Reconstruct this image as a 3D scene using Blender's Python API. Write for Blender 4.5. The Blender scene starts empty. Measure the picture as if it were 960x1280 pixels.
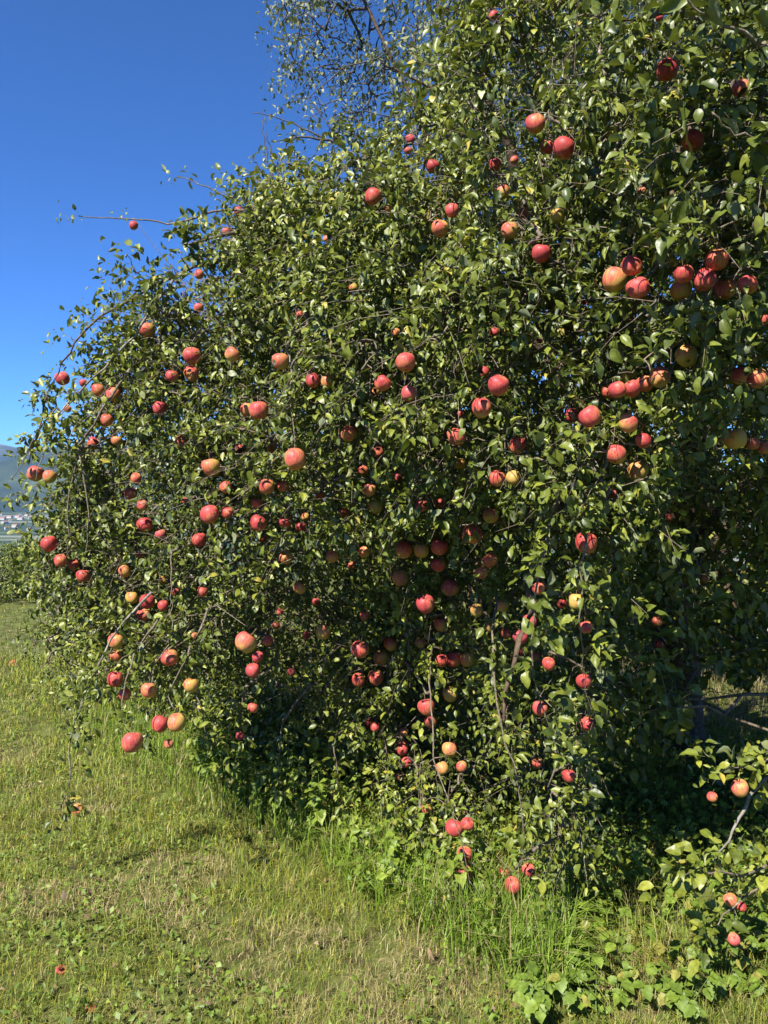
import bpy, math, random
import numpy as np
from mathutils import Vector, Matrix

random.seed(7)
rng = np.random.default_rng(7)
SC = bpy.context.scene
COL = SC.collection
R = math.radians

# ------------------------------------------------------------------ camera
F = 961.0                      # focal length in pixels of the 960 x 1280 photograph
CAM_Z = 1.6
PITCH = math.atan(40.0 / F)    # looking slightly down: eye level at y = 600
cam_d = bpy.data.cameras.new("camera")
cam = bpy.data.objects.new("camera", cam_d)
COL.objects.link(cam)
cam.location = (0, 0, CAM_Z)
cam.rotation_euler = (math.pi / 2 - PITCH, 0, 0)
cam_d.sensor_fit = 'VERTICAL'
cam_d.sensor_height = 36.0
cam_d.lens = 36.0 * F / 1280.0
cam_d.clip_start = 0.05
cam_d.clip_end = 60000
SC.camera = cam

# ------------------------------------------------------------------ light
SUN_EL, SUN_AZ = R(48), R(38)          # azimuth: to the left of straight behind the camera
S = np.array([-math.sin(SUN_AZ) * math.cos(SUN_EL), -math.cos(SUN_AZ) * math.cos(SUN_EL), math.sin(SUN_EL)])
world = bpy.data.worlds.new("World")
SC.world = world
world.use_nodes = True
nt = world.node_tree
nt.nodes.clear()
out = nt.nodes.new("ShaderNodeOutputWorld")
bg = nt.nodes.new("ShaderNodeBackground")
sky = nt.nodes.new("ShaderNodeTexSky")
sky.sky_type = 'NISHITA'
sky.sun_disc = False
sky.sun_elevation = SUN_EL
sky.sun_rotation = math.atan2(S[0], S[1]) % (2 * math.pi)
sky.altitude = 5000
sky.air_density = 1.0
sky.dust_density = 0.0
sky.ozone_density = 10.0
bg.inputs[1].default_value = 0.086
tint = nt.nodes.new("ShaderNodeMix"); tint.data_type = 'RGBA'; tint.blend_type = 'MULTIPLY'
tint.inputs[0].default_value = 1.0
tint.inputs[7].default_value = (0.60, 0.95, 1.18, 1)      # clear dry mountain air
nt.links.new(sky.outputs[0], tint.inputs[6])
nt.links.new(tint.outputs[2], bg.inputs[0])
nt.links.new(bg.outputs[0], out.inputs[0])
sun_d = bpy.data.lights.new("sun", 'SUN')
sun_d.energy = 5.0
sun_d.angle = R(0.53)
sun_d.color = (1.0, 0.95, 0.86)
sun = bpy.data.objects.new("sun", sun_d)
COL.objects.link(sun)
sun.rotation_euler = Vector(S).to_track_quat('Z', 'Y').to_euler()
sun.location = (-20, -20, 30)
SC.view_settings.view_transform = 'Standard'
SC.view_settings.look = 'None'
SC.view_settings.exposure = 1.3
SC.view_settings.gamma = 1.0
SC.view_settings.use_curve_mapping = False
SC.cycles.use_denoising = True
SC.cycles.max_bounces = 6
SC.cycles.diffuse_bounces = 2
SC.cycles.glossy_bounces = 2
SC.cycles.transmission_bounces = 4
SC.cycles.volume_bounces = 0
SC.cycles.caustics_reflective = False
SC.cycles.caustics_refractive = False

# ------------------------------------------------------------------ helpers
CP, SP = math.cos(PITCH), math.sin(PITCH)

def P(x, y, Y):
    """photo pixel + forward distance in metres -> world point (works on arrays)"""
    x, y, Y = np.broadcast_arrays(np.asarray(x, float), np.asarray(y, float), np.asarray(Y, float))
    a = (x - 480.0) / F
    b = (640.0 - y) / F
    fy = CP + b * SP
    fz = -SP + b * CP
    return np.stack([a / fy * Y, Y, CAM_Z + fz / fy * Y], -1)

def proj(p):
    p = np.asarray(p, float)
    X, Y, Z = p[..., 0], p[..., 1], p[..., 2] - CAM_Z
    d = Y * CP - Z * SP
    u = Y * SP + Z * CP
    d = np.where(np.abs(d) < 1e-6, 1e-6, d)
    return 480 + X / d * F, 640 - u / d * F, d

def norm(v):
    return v / np.maximum(np.linalg.norm(v, axis=-1, keepdims=True), 1e-9)

def hash3(i, j, k, seed):
    h = (i * 374761393 + j * 668265263 + k * 1274126177 + seed * 974711) & 0xFFFFFFFF
    h = ((h ^ (h >> 13)) * 1274126177) & 0xFFFFFFFF
    h = h ^ (h >> 16)
    return (h & 0xFFFF) / 65535.0

def noise3(p, scale, seed=0):
    q = np.asarray(p, float) / scale
    f = np.floor(q).astype(np.int64)
    t = q - f
    t = t * t * (3 - 2 * t)
    r = 0
    for a in (0, 1):
        for b in (0, 1):
            for c in (0, 1):
                w = (t[..., 0] if a else 1 - t[..., 0]) * (t[..., 1] if b else 1 - t[..., 1]) * (t[..., 2] if c else 1 - t[..., 2])
                r = r + w * hash3(f[..., 0] + a, f[..., 1] + b, f[..., 2] + c, seed)
    return r

def fbm(p, scale, octs=4, seed=0):
    r, amp, tot = 0, 1.0, 0
    for o in range(octs):
        r = r + amp * noise3(p, scale / 2 ** o, seed + o * 17)
        tot += amp
        amp *= 0.5
    return r / tot

def ground_z(X, Y):
    X, Y = np.asarray(X, float), np.asarray(Y, float)
    r = np.hypot(X, Y)
    z = -0.0625 * np.clip(Y, -20, 22) + 0.012 * np.clip(X, -4, 8)
    q = np.stack([X, Y, np.zeros_like(X)], -1)
    z = z + (fbm(q, 0.9, 3, 5) - 0.5) * 0.07 * np.clip(1.5 - r / 60, 0, 1) + (fbm(q, 3.5, 2, 9) - 0.5) * 0.10
    far = np.clip(r - 24, 0, None)
    z = z - 250 * (1 - np.exp(-far / 420.0))
    return z

def inpoly(px, py, poly):
    c = np.zeros(np.shape(px), bool)
    n = len(poly)
    for i in range(n):
        x1, y1 = poly[i]
        x2, y2 = poly[(i + 1) % n]
        if y1 == y2:
            continue
        k = ((y1 > py) != (y2 > py)) & (px < (x2 - x1) * (py - y1) / (y2 - y1) + x1)
        c ^= k
    return c

def make_mesh(name, verts, quads=None, tris=None, var=None, col=None, smooth=True):
    me = bpy.data.meshes.new(name)
    verts = np.ascontiguousarray(verts, np.float32).reshape(-1, 3)
    me.vertices.add(len(verts))
    me.vertices.foreach_set("co", verts.ravel())
    nq = 0 if quads is None else len(quads)
    ntr = 0 if tris is None else len(tris)
    li = []
    if nq: li.append(np.asarray(quads, np.int32).ravel())
    if ntr: li.append(np.asarray(tris, np.int32).ravel())
    li = np.concatenate(li)
    me.loops.add(len(li))
    me.loops.foreach_set("vertex_index", li)
    me.polygons.add(nq + ntr)
    st = np.concatenate([np.arange(nq) * 4, nq * 4 + np.arange(ntr) * 3]).astype(np.int32)
    me.polygons.foreach_set("loop_start", st)
    me.polygons.foreach_set("use_smooth", np.full(nq + ntr, smooth))
    if var is not None:
        a = me.attributes.new("var", 'FLOAT', 'POINT')
        a.data.foreach_set("value", np.ascontiguousarray(var, np.float32))
    if col is not None:
        a = me.attributes.new("col", 'FLOAT_COLOR', 'POINT')
        a.data.foreach_set("color", np.ascontiguousarray(np.concatenate([col, np.ones((len(col), 1))], 1), np.float32).ravel())
    me.update(calc_edges=True)
    return me

def add_obj(name, data, mat=None, parent=None, **props):
    o = bpy.data.objects.new(name, data)
    COL.objects.link(o)
    if mat is not None and data is not None and not data.materials:
        data.materials.append(mat)
    if parent is not None:
        o.parent = parent
    for k, v in props.items():
        o[k] = v
    return o

def empty(name, loc, **props):
    o = bpy.data.objects.new(name, None)
    COL.objects.link(o)
    o.location = loc
    o.empty_display_size = 0.2
    for k, v in props.items():
        o[k] = v
    bpy.context.view_layer.update()
    return o

def child(o, parent):
    """parent while the child's mesh stays in world coordinates"""
    o.parent = parent
    o.matrix_parent_inverse = Matrix.Translation(parent.location).inverted()
    return o

def tube(pts, rad, sides=6, close_tip=True):
    pts = np.asarray(pts, float)
    n = len(pts)
    rad = np.broadcast_to(np.asarray(rad, float), (n,))
    t = norm(np.gradient(pts, axis=0))
    ref = np.where(np.abs(t[:, 2:3]) > 0.9, np.array([[1.0, 0, 0]]), np.array([[0, 0, 1.0]]))
    a = norm(np.cross(t, ref))
    b = np.cross(t, a)
    ang = np.arange(sides) / sides * 2 * np.pi
    v = pts[:, None] + rad[:, None, None] * (np.cos(ang)[None, :, None] * a[:, None] + np.sin(ang)[None, :, None] * b[:, None])
    v = v.reshape(-1, 3)
    i = np.arange(n - 1)[:, None] * sides
    j = np.arange(sides)[None]
    k = (j + 1) % sides
    q = np.stack([i + j, i + k, i + sides + k, i + sides + j], -1).reshape(-1, 4)
    tr = np.zeros((0, 3), int)
    if close_tip:
        v = np.vstack([v, pts[-1] + t[-1] * rad[-1]])
        e = (n - 1) * sides
        tr = np.stack([e + np.arange(sides), e + (np.arange(sides) + 1) % sides, np.full(sides, len(v) - 1)], -1)
    return v, q, tr

def smooth_path(pts, n, jitter=0.0):
    pts = np.asarray(pts, float)
    d = np.concatenate([[0], np.cumsum(np.linalg.norm(np.diff(pts, axis=0), axis=1))])
    s = np.linspace(0, d[-1], n)
    q = np.stack([np.interp(s, d, pts[:, k]) for k in range(pts.shape[1])], -1)
    for _ in range(2):
        q[1:-1] = (q[:-2] + 2 * q[1:-1] + q[2:]) / 4
    if jitter:
        q[1:-1] += rng.normal(0, jitter, (n - 2, pts.shape[1]))
    return q

class Bag:
    """collects tubes into one mesh"""
    def __init__(s): s.v, s.q, s.t, s.n = [], [], [], 0
    def add(s, v, q=None, t=None):
        s.v.append(v)
        if q is not None and len(q): s.q.append(np.asarray(q) + s.n)
        if t is not None and len(t): s.t.append(np.asarray(t) + s.n)
        s.n += len(v)
    def mesh(s, name, smooth=True, **k):
        return make_mesh(name, np.concatenate(s.v), np.concatenate(s.q) if s.q else None, np.concatenate(s.t) if s.t else None, smooth=smooth, **k)

# ------------------------------------------------------------------ materials
def mat(name):
    m = bpy.data.materials.new(name)
    m.use_nodes = True
    n = m.node_tree.nodes
    return m, n, m.node_tree.links, n["Principled BSDF"], n["Material Output"]

def ramp(n, stops):
    r = n.new("ShaderNodeValToRGB")
    e = r.color_ramp.elements
    while len(e) < len(stops): e.new(0.5)
    for k, (p, c) in enumerate(stops):
        e[k].position = p
        e[k].color = (*c, 1)
    return r

def leaf_mat(name, stops, back, trans, rough=0.42, tmix=0.16, coord_noise=True):
    m, n, l, b, o = mat(name)
    at = n.new("ShaderNodeAttribute"); at.attribute_name = "var"
    r = ramp(n, stops)
    l.new(at.outputs["Fac"], r.inputs[0])
    geo = n.new("ShaderNodeNewGeometry")
    mx = n.new("ShaderNodeMix"); mx.data_type = 'RGBA'
    l.new(geo.outputs["Backfacing"], mx.inputs[0])
    tc = n.new("ShaderNodeTexCoord")
    nz = n.new("ShaderNodeTexNoise"); nz.inputs["Scale"].default_value = 60
    l.new(geo.outputs["Position"], nz.inputs["Vector"])
    hs = n.new("ShaderNodeHueSaturation")
    mr = n.new("ShaderNodeMapRange"); mr.inputs[1].default_value = 0.3; mr.inputs[2].default_value = 0.7
    mr.inputs[3].default_value = 0.7; mr.inputs[4].default_value = 1.25
    l.new(nz.outputs[0], mr.inputs[0]); l.new(mr.outputs[0], hs.inputs["Value"])
    l.new(r.outputs[0], hs.inputs["Color"])
    l.new(hs.outputs[0], mx.inputs[6])
    mx2 = n.new("ShaderNodeMix"); mx2.data_type = 'RGBA'
    mx2.inputs[0].default_value = 0.55
    mx2.inputs[7].default_value = (*back, 1)
    l.new(hs.outputs[0], mx2.inputs[6])
    l.new(mx2.outputs[2], mx.inputs[7])
    l.new(mx.outputs[2], b.inputs["Base Color"])
    rr = n.new("ShaderNodeMapRange"); rr.inputs[3].default_value = rough; rr.inputs[4].default_value = 0.7
    l.new(geo.outputs["Backfacing"], rr.inputs[0]); l.new(rr.outputs[0], b.inputs["Roughness"])
    b.inputs["Specular IOR Level"].default_value = 0.38
    t = n.new("ShaderNodeBsdfTranslucent")
    tm = n.new("ShaderNodeMix"); tm.data_type = 'RGBA'; tm.blend_type = 'MIX'; tm.inputs[0].default_value = 0.6
    tm.inputs[7].default_value = (*trans, 1)
    l.new(hs.outputs[0], tm.inputs[6]); l.new(tm.outputs[2], t.inputs[0])
    ms = n.new("ShaderNodeMixShader"); ms.inputs[0].default_value = tmix
    l.new(b.outputs[0], ms.inputs[1]); l.new(t.outputs[0], ms.inputs[2]); l.new(ms.outputs[0], o.inputs[0])
    return m

M = {}
M['leaf'] = leaf_mat("apple_leaf", [(0.0, (0.042, 0.062, 0.010)), (0.45, (0.115, 0.140, 0.017)), (0.8, (0.22, 0.235, 0.030)),
                                    (0.95, (0.23, 0.24, 0.04)), (1.0, (0.36, 0.28, 0.05))],
                     (0.20, 0.22, 0.14), (0.22, 0.27, 0.02))
M['leaf_small'] = leaf_mat("small_leaf", [(0.0, (0.075, 0.095, 0.03)), (0.5, (0.17, 0.19, 0.065)), (0.9, (0.29, 0.28, 0.13)),
                                          (1.0, (0.20, 0.17, 0.07))], (0.22, 0.23, 0.17), (0.16, 0.2, 0.04), rough=0.6)
M['weed'] = leaf_mat("weed_leaf", [(0.0, (0.10, 0.16, 0.022)), (0.6, (0.18, 0.245, 0.03)), (0.95, (0.26, 0.31, 0.045)), (1.0, (0.24, 0.21, 0.05))],
                     (0.15, 0.2, 0.09), (0.24, 0.36, 0.03), rough=0.5, tmix=0.32)

def bark_mat(name, dark, light, lichen, amount, scale=1.0):
    m, n, l, b, o = mat(name)
    geo = n.new("ShaderNodeNewGeometry")
    nz = n.new("ShaderNodeTexNoise"); nz.inputs["Scale"].default_value = 42 * scale; nz.inputs["Detail"].default_value = 6
    l.new(geo.outputs["Position"], nz.inputs["Vector"])
    r = ramp(n, [(0.3, dark), (0.7, light)])
    l.new(nz.outputs[0], r.inputs[0])
    n2 = n.new("ShaderNodeTexNoise"); n2.inputs["Scale"].default_value = 14 * scale; n2.inputs["Detail"].default_value = 4
    l.new(geo.outputs["Position"], n2.inputs["Vector"])
    r2 = ramp(n, [(0.62 - amount, (0, 0, 0)), (0.70 - amount, (1, 1, 1))])
    l.new(n2.outputs[0], r2.inputs[0])
    mx = n.new("ShaderNodeMix"); mx.data_type = 'RGBA'
    l.new(r2.outputs[0], mx.inputs[0]); l.new(r.outputs[0], mx.inputs[6]); mx.inputs[7].default_value = (*lichen, 1)
    l.new(mx.outputs[2], b.inputs["Base Color"])
    b.inputs["Roughness"].default_value = 0.85
    bp = n.new("ShaderNodeBump"); bp.inputs["Strength"].default_value = 0.6; bp.inputs["Distance"].default_value = 0.01
    l.new(nz.outputs[0], bp.inputs["Height"]); l.new(bp.outputs[0], b.inputs["Normal"])
    return m
M['bark'] = bark_mat("bark", (0.045, 0.027, 0.015), (0.13, 0.085, 0.048), (0.20, 0.17, 0.09), 0.0)
M['bark_lichen'] = bark_mat("bark_lichen", (0.10, 0.085, 0.06), (0.24, 0.20, 0.15), (0.42, 0.33, 0.06), 0.13)
M['bark_grey'] = bark_mat("bark_grey", (0.09, 0.08, 0.06), (0.26, 0.23, 0.18), (0.33, 0.31, 0.22), 0.06)
M['twig'] = bark_mat("twig_bark", (0.07, 0.05, 0.03), (0.20, 0.16, 0.11), (0.28, 0.26, 0.2), 0.0, 2.0)
M['dead'] = bark_mat("dead_twig_bark", (0.035, 0.03, 0.028), (0.10, 0.085, 0.075), (0.25, 0.24, 0.22), -0.05, 2.0)

def apple_mat():
    m, n, l, b, o = mat("apple_skin")
    tc = n.new("ShaderNodeTexCoord"); oi = n.new("ShaderNodeObjectInfo")
    sep = n.new("ShaderNodeSeparateColor"); l.new(oi.outputs["Color"], sep.inputs[0])
    # streaks running from stem to calyx
    mp = n.new("ShaderNodeMapping"); mp.inputs["Scale"].default_value = (1.0, 1.0, 0.13)
    l.new(tc.outputs["Object"], mp.inputs[0])
    ad = n.new("ShaderNodeVectorMath"); ad.operation = 'ADD'
    cb = n.new("ShaderNodeCombineXYZ")
    ml = n.new("ShaderNodeMath"); ml.operation = 'MULTIPLY'; ml.inputs[1].default_value = 37.0
    l.new(oi.outputs["Random"], ml.inputs[0]); l.new(ml.outputs[0], cb.inputs[0]); l.new(ml.outputs[0], cb.inputs[1])
    l.new(mp.outputs[0], ad.inputs[0]); l.new(cb.outputs[0], ad.inputs[1])
    st = n.new("ShaderNodeTexNoise"); st.inputs["Scale"].default_value = 7; st.inputs["Detail"].default_value = 5
    l.new(ad.outputs[0], st.inputs["Vector"])
    ad2 = n.new("ShaderNodeVectorMath"); ad2.operation = 'ADD'
    l.new(tc.outputs["Object"], ad2.inputs[0]); l.new(cb.outputs[0], ad2.inputs[1])
    bl = n.new("ShaderNodeTexNoise"); bl.inputs["Scale"].default_value = 1.1; bl.inputs["Detail"].default_value = 2
    l.new(ad2.outputs[0], bl.inputs["Vector"])
    # blush: side that faced the light while ripening (object -X -Y and up), streaks, patches, per-apple amount
    dt = n.new("ShaderNodeVectorMath"); dt.operation = 'DOT_PRODUCT'
    dt.inputs[1].default_value = (-0.6, -0.6, 0.45)
    l.new(tc.outputs["Object"], dt.inputs[0])
    def math_(op, a, bb):
        k = n.new("ShaderNodeMath"); k.operation = op
        for i, v in enumerate((a, bb)):
            if isinstance(v, (int, float)): k.inputs[i].default_value = v
            else: l.new(v, k.inputs[i])
        return k.outputs[0]
    v = math_('MULTIPLY', dt.outputs["Value"], 0.30)
    v = math_('ADD', v, math_('MULTIPLY', math_('SUBTRACT', st.outputs[0], 0.5), 1.2))
    v = math_('ADD', v, math_('MULTIPLY', math_('SUBTRACT', bl.outputs[0], 0.5), 0.9))
    v = math_('ADD', v, sep.outputs[0])
    r = ramp(n, [(0.08, (0.40, 0.33, 0.05)), (0.28, (0.47, 0.25, 0.055)), (0.52, (0.47, 0.12, 0.055)), (0.78, (0.39, 0.036, 0.032)), (1.0, (0.28, 0.016, 0.020))])
    l.new(v, r.inputs[0])
    pk = n.new("ShaderNodeMix"); pk.data_type = 'RGBA'; pk.blend_type = 'MIX'
    l.new(math_('MULTIPLY', sep.outputs[1], 0.35), pk.inputs[0]); l.new(r.outputs[0], pk.inputs[6]); pk.inputs[7].default_value = (0.56, 0.09, 0.10, 1)
    # pale lenticels
    vo = n.new("ShaderNodeTexVoronoi"); vo.inputs["Scale"].default_value = 9
    l.new(ad2.outputs[0], vo.inputs["Vector"])
    lr = ramp(n, [(0.05, (1, 1, 1)), (0.10, (0, 0, 0))])
    l.new(vo.outputs["Distance"], lr.inputs[0])
    mx = n.new("ShaderNodeMix"); mx.data_type = 'RGBA'
    l.new(math_('MULTIPLY', lr.outputs[0], 0.4), mx.inputs[0]); l.new(pk.outputs[2], mx.inputs[6]); mx.inputs[7].default_value = (0.6, 0.45, 0.25, 1)
    # waxy bloom
    bn = n.new("ShaderNodeTexNoise"); bn.inputs["Scale"].default_value = 2.3; bn.inputs["Detail"].default_value = 3
    l.new(ad2.outputs[0], bn.inputs["Vector"])
    bm = n.new("ShaderNodeMix"); bm.data_type = 'RGBA'
    l.new(math_('MULTIPLY', bn.outputs[0], 0.12), bm.inputs[0]); l.new(mx.outputs[2], bm.inputs[6]); bm.inputs[7].default_value = (0.60, 0.34, 0.30, 1)
    l.new(bm.outputs[2], b.inputs["Base Color"])
    b.inputs["Roughness"].default_value = 0.5
    b.inputs["Specular IOR Level"].default_value = 0.28
    b.inputs["Subsurface Weight"].default_value = 0.06
    b.inputs["Subsurface Radius"].default_value = (0.01, 0.005, 0.003)
    return m
M['apple'] = apple_mat()

def plain(name, c, rough=0.7, noise=None):
    m, n, l, b, o = mat(name)
    b.inputs["Roughness"].default_value = rough
    if noise:
        geo = n.new("ShaderNodeNewGeometry")
        nz = n.new("ShaderNodeTexNoise"); nz.inputs["Scale"].default_value = noise; nz.inputs["Detail"].default_value = 5
        l.new(geo.outputs["Position"], nz.inputs["Vector"])
        r = ramp(n, [(0.3, tuple(k * 0.6 for k in c)), (0.7, tuple(min(1, k * 1.3) for k in c))])
        l.new(nz.outputs[0], r.inputs[0]); l.new(r.outputs[0], b.inputs["Base Color"])
    else:
        b.inputs["Base Color"].default_value = (*c, 1)
    return m
M['stem'] = plain("apple_stem", (0.12, 0.08, 0.035), 0.8, 300)
M['calyx'] = plain("apple_calyx", (0.05, 0.035, 0.02), 0.9, 300)

def grass_mat():
    m, n, l, b, o = mat("grass_blades")
    at = n.new("ShaderNodeAttribute"); at.attribute_name = "col"
    l.new(at.outputs["Color"], b.inputs["Base Color"])
    b.inputs["Roughness"].default_value = 0.55
    b.inputs["Specular IOR Level"].default_value = 0.3
    t = n.new("ShaderNodeBsdfTranslucent"); l.new(at.outputs["Color"], t.inputs[0])
    ms = n.new("ShaderNodeMixShader"); ms.inputs[0].default_value = 0.3
    l.new(b.outputs[0], ms.inputs[1]); l.new(t.outputs[0], ms.inputs[2]); l.new(ms.outputs[0], o.inputs[0])
    return m
M['grass'] = grass_mat()

def ground_mat():
    m, n, l, b, o = mat("meadow_ground")
    geo = n.new("ShaderNodeNewGeometry")
    def nz(scale, det=5):
        k = n.new("ShaderNodeTexNoise"); k.inputs["Scale"].default_value = scale; k.inputs["Detail"].default_value = det
        l.new(geo.outputs["Position"], k.inputs["Vector"]); return k.outputs[0]
    near = ramp(n, [(0.35, (0.05, 0.045, 0.018)), (0.5, (0.08, 0.10, 0.022)), (0.68, (0.14, 0.13, 0.05))])
    l.new(nz(9), near.inputs[0])
    # valley floor: orchard strips and pale nets, far below
    mp = n.new("ShaderNodeMapping"); mp.inputs["Rotation"].default_value = (0, 0, 0.25); mp.inputs["Scale"].default_value = (0.0016, 0.009, 0.0)
    l.new(geo.outputs["Position"], mp.inputs[0])
    vo = n.new("ShaderNodeTexVoronoi"); vo.inputs["Scale"].default_value = 1.0; vo.distance = 'CHEBYCHEV'
    l.new(mp.outputs[0], vo.inputs["Vector"])
    sc = n.new("ShaderNodeSeparateColor"); l.new(vo.outputs["Color"], sc.inputs[0])
    far = ramp(n, [(0.0, (0.03, 0.05, 0.015)), (0.45, (0.06, 0.085, 0.025)), (0.7, (0.10, 0.12, 0.05)), (0.80, (0.17, 0.17, 0.13)), (1.0, (0.24, 0.23, 0.2))])
    far.color_ramp.interpolation = 'CONSTANT'
    l.new(sc.outputs[0], far.inputs[0])
    ln = n.new("ShaderNodeVectorMath"); ln.operation = 'LENGTH'; l.new(geo.outputs["Position"], ln.inputs[0])
    mr = n.new("ShaderNodeMapRange"); mr.inputs[1].default_value = 500; mr.inputs[2].default_value = 1200
    l.new(ln.outputs["Value"], mr.inputs[0])
    mx = n.new("ShaderNodeMix"); mx.data_type = 'RGBA'
    l.new(mr.outputs[0], mx.inputs[0]); l.new(near.outputs[0], mx.inputs[6]); l.new(far.outputs[0], mx.inputs[7])
    l.new(mx.outputs[2], b.inputs["Base Color"])
    b.inputs["Roughness"].default_value = 0.95
    b.inputs["Specular IOR Level"].default_value = 0.1
    return m
M['ground'] = ground_mat()

def mountain_mat():
    m, n, l, b, o = mat("forested_mountain")
    geo = n.new("ShaderNodeNewGeometry")
    k = n.new("ShaderNodeTexNoise"); k.inputs["Scale"].default_value = 0.0022; k.inputs["Detail"].default_value = 8
    l.new(geo.outputs["Position"], k.inputs["Vector"])
    sx = n.new("ShaderNodeSeparateXYZ"); l.new(geo.outputs["Position"], sx.inputs[0])
    mr = n.new("ShaderNodeMapRange"); mr.inputs[1].default_value = 300; mr.inputs[2].default_value = 900
    l.new(sx.outputs[2], mr.inputs[0])
    forest = ramp(n, [(0.4, (0.018, 0.03, 0.014)), (0.62, (0.04, 0.055, 0.022)), (0.75, (0.10, 0.12, 0.05))])
    rock = ramp(n, [(0.35, (0.10, 0.10, 0.08)), (0.6, (0.26, 0.25, 0.22))])
    l.new(k.outputs[0], forest.inputs[0]); l.new(k.outputs[0], rock.inputs[0])
    mx = n.new("ShaderNodeMix"); mx.data_type = 'RGBA'
    l.new(mr.outputs[0], mx.inputs[0]); l.new(forest.outputs[0], mx.inputs[6]); l.new(rock.outputs[0], mx.inputs[7])
    l.new(mx.outputs[2], b.inputs["Base Color"]); b.inputs["Roughness"].default_value = 1.0
    b.inputs["Specular IOR Level"].default_value = 0.0
    return m
M['mountain'] = mountain_mat()

# ------------------------------------------------------------------ ground, valley, mountains
def build_ground():
    nr, na = 190, 240
    rr = np.concatenate([[0.05], np.geomspace(0.4, 14000, nr)])
    aa = np.arange(na) / na * 2 * np.pi
    X = rr[:, None] * np.sin(aa); Y = rr[:, None] * np.cos(aa)
    v = np.stack([X, Y, ground_z(X, Y)], -1).reshape(-1, 3)
    i = np.arange(nr)[:, None] * na; j = np.arange(na)[None]; k = (j + 1) % na
    q = np.stack([i + j, i + na + j, i + na + k, i + k], -1).reshape(-1, 4)
    me = make_mesh("ground", v, q[:, ::-1])
    add_obj("ground", me, M['ground'], kind="structure")
build_ground()

def mountain(name, dist, prof, depth, seed):
    """ridge whose crest passes through the given pixels at that distance; slopes fall to the valley on both sides"""
    xs = np.linspace(-1500, 900, 200)
    crest = np.interp(xs, [p[0] for p in prof], [p[1] for p in prof])
    top = P(xs, crest, dist)
    rows, nrow = [], 26
    for t in np.linspace(-1, 1, nrow):
        h = 1 - abs(t) ** 1.25
        q = top.copy()
        q[:, 1] += t * depth
        q[:, 0] *= (dist + t * depth) / dist
        zb = -262.0
        rel = (fbm(np.stack([q[:, 0], q[:, 1], 0 * q[:, 0]], -1), 900.0, 5, seed) - 0.5)
        q[:, 2] = zb + (top[:, 2] - zb) * h + rel * 320 * (1 - abs(t)) * abs(t) * 2.4 + rel * 60 * (1 - abs(t))
        rows.append(q)
    v = np.concatenate(rows)
    n = len(xs)
    i = np.arange(nrow - 1)[:, None] * n; j = np.arange(n - 1)[None]
    q = np.stack([i + j, i + j + 1, i + n + j + 1, i + n + j], -1).reshape(-1, 4)
    add_obj(name, make_mesh(name, v, q), M['mountain'], kind="structure")
mountain("mountain", 7500, [(-1500, 520), (-400, 600), (-60, 590), (0, 580), (25, 568), (60, 561), (120, 556), (300, 540), (900, 560)], 1500, 3)
mountain("mountain", 11500, [(-1500, 540), (-500, 500), (-120, 540), (0, 556), (25, 562), (60, 566), (120, 570), (300, 550), (900, 570)], 2200, 8)

# ------------------------------------------------------------------ leaves
def leaf_template(stations, cols):
    """outline of an apple leaf: u along, v across (-1..1 scaled by the width profile)"""
    us = np.linspace(0, 1, stations + 2)[1:-1]
    prof = np.sin(np.pi * us ** 0.82) ** 0.85
    vs = np.linspace(-1, 1, cols)
    pts = [(0.0, 0.0)] + [(u, v * w) for u, w in zip(us, prof) for v in vs] + [(1.0, 0.0)]
    q, t = [], []
    idx = lambda s, c: 1 + s * cols + c
    for s in range(stations - 1):
        for c in range(cols - 1):
            q.append((idx(s, c), idx(s + 1, c), idx(s + 1, c + 1), idx(s, c + 1)))
    for c in range(cols - 1):
        t.append((0, idx(0, c), idx(0, c + 1)))
        t.append((idx(stations - 1, c + 1), idx(stations - 1, c), len(pts) - 1))
    return np.array(pts), np.array(q, int).reshape(-1, 4), np.array(t, int)

LT_MID = leaf_template(3, 3)
LT_LOW = leaf_template(1, 3)
LT_TWO = leaf_template(2, 3)

def leaves_mesh(name, base, dirv, nrm, L, var, tmpl=LT_MID, wratio=0.265, mesh_bag=None):
    """base (n,3), direction, normal, length -> one mesh of curved, folded leaves"""
    n = len(base)
    pts, q, t = tmpl
    u, v = pts[:, 0], pts[:, 1]
    side = norm(np.cross(nrm, dirv))
    up = np.cross(dirv, side)
    kap = rng.uniform(-0.1, 1.3, n)[:, None]
    fold = rng.uniform(0.05, 0.95, n)[:, None]
    wr = (wratio * rng.uniform(0.8, 1.2, n))[:, None]
    kk = np.where(np.abs(kap) < 1e-3, 1e-3, kap)
    a = kk * u[None]
    x = np.sin(a) / kk
    z = -(1 - np.cos(a)) / kk
    yy = v[None] * wr
    z = z + np.abs(yy) * fold + rng.normal(0, 0.045, (n, len(u)))
    yy = yy * (1 - 0.25 * fold)
    co = base[:, None] + L[:, None, None] * (x[..., None] * dirv[:, None] + yy[..., None] * side[:, None] + z[..., None] * up[:, None])
    off = (np.arange(n) * len(pts))[:, None, None]
    Q = (q[None] + off).reshape(-1, 4) if len(q) else None
    T = (t[None] + off).reshape(-1, 3)
    return make_mesh(name, co.reshape(-1, 3), Q, T, var=np.repeat(var, len(pts)))

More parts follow.
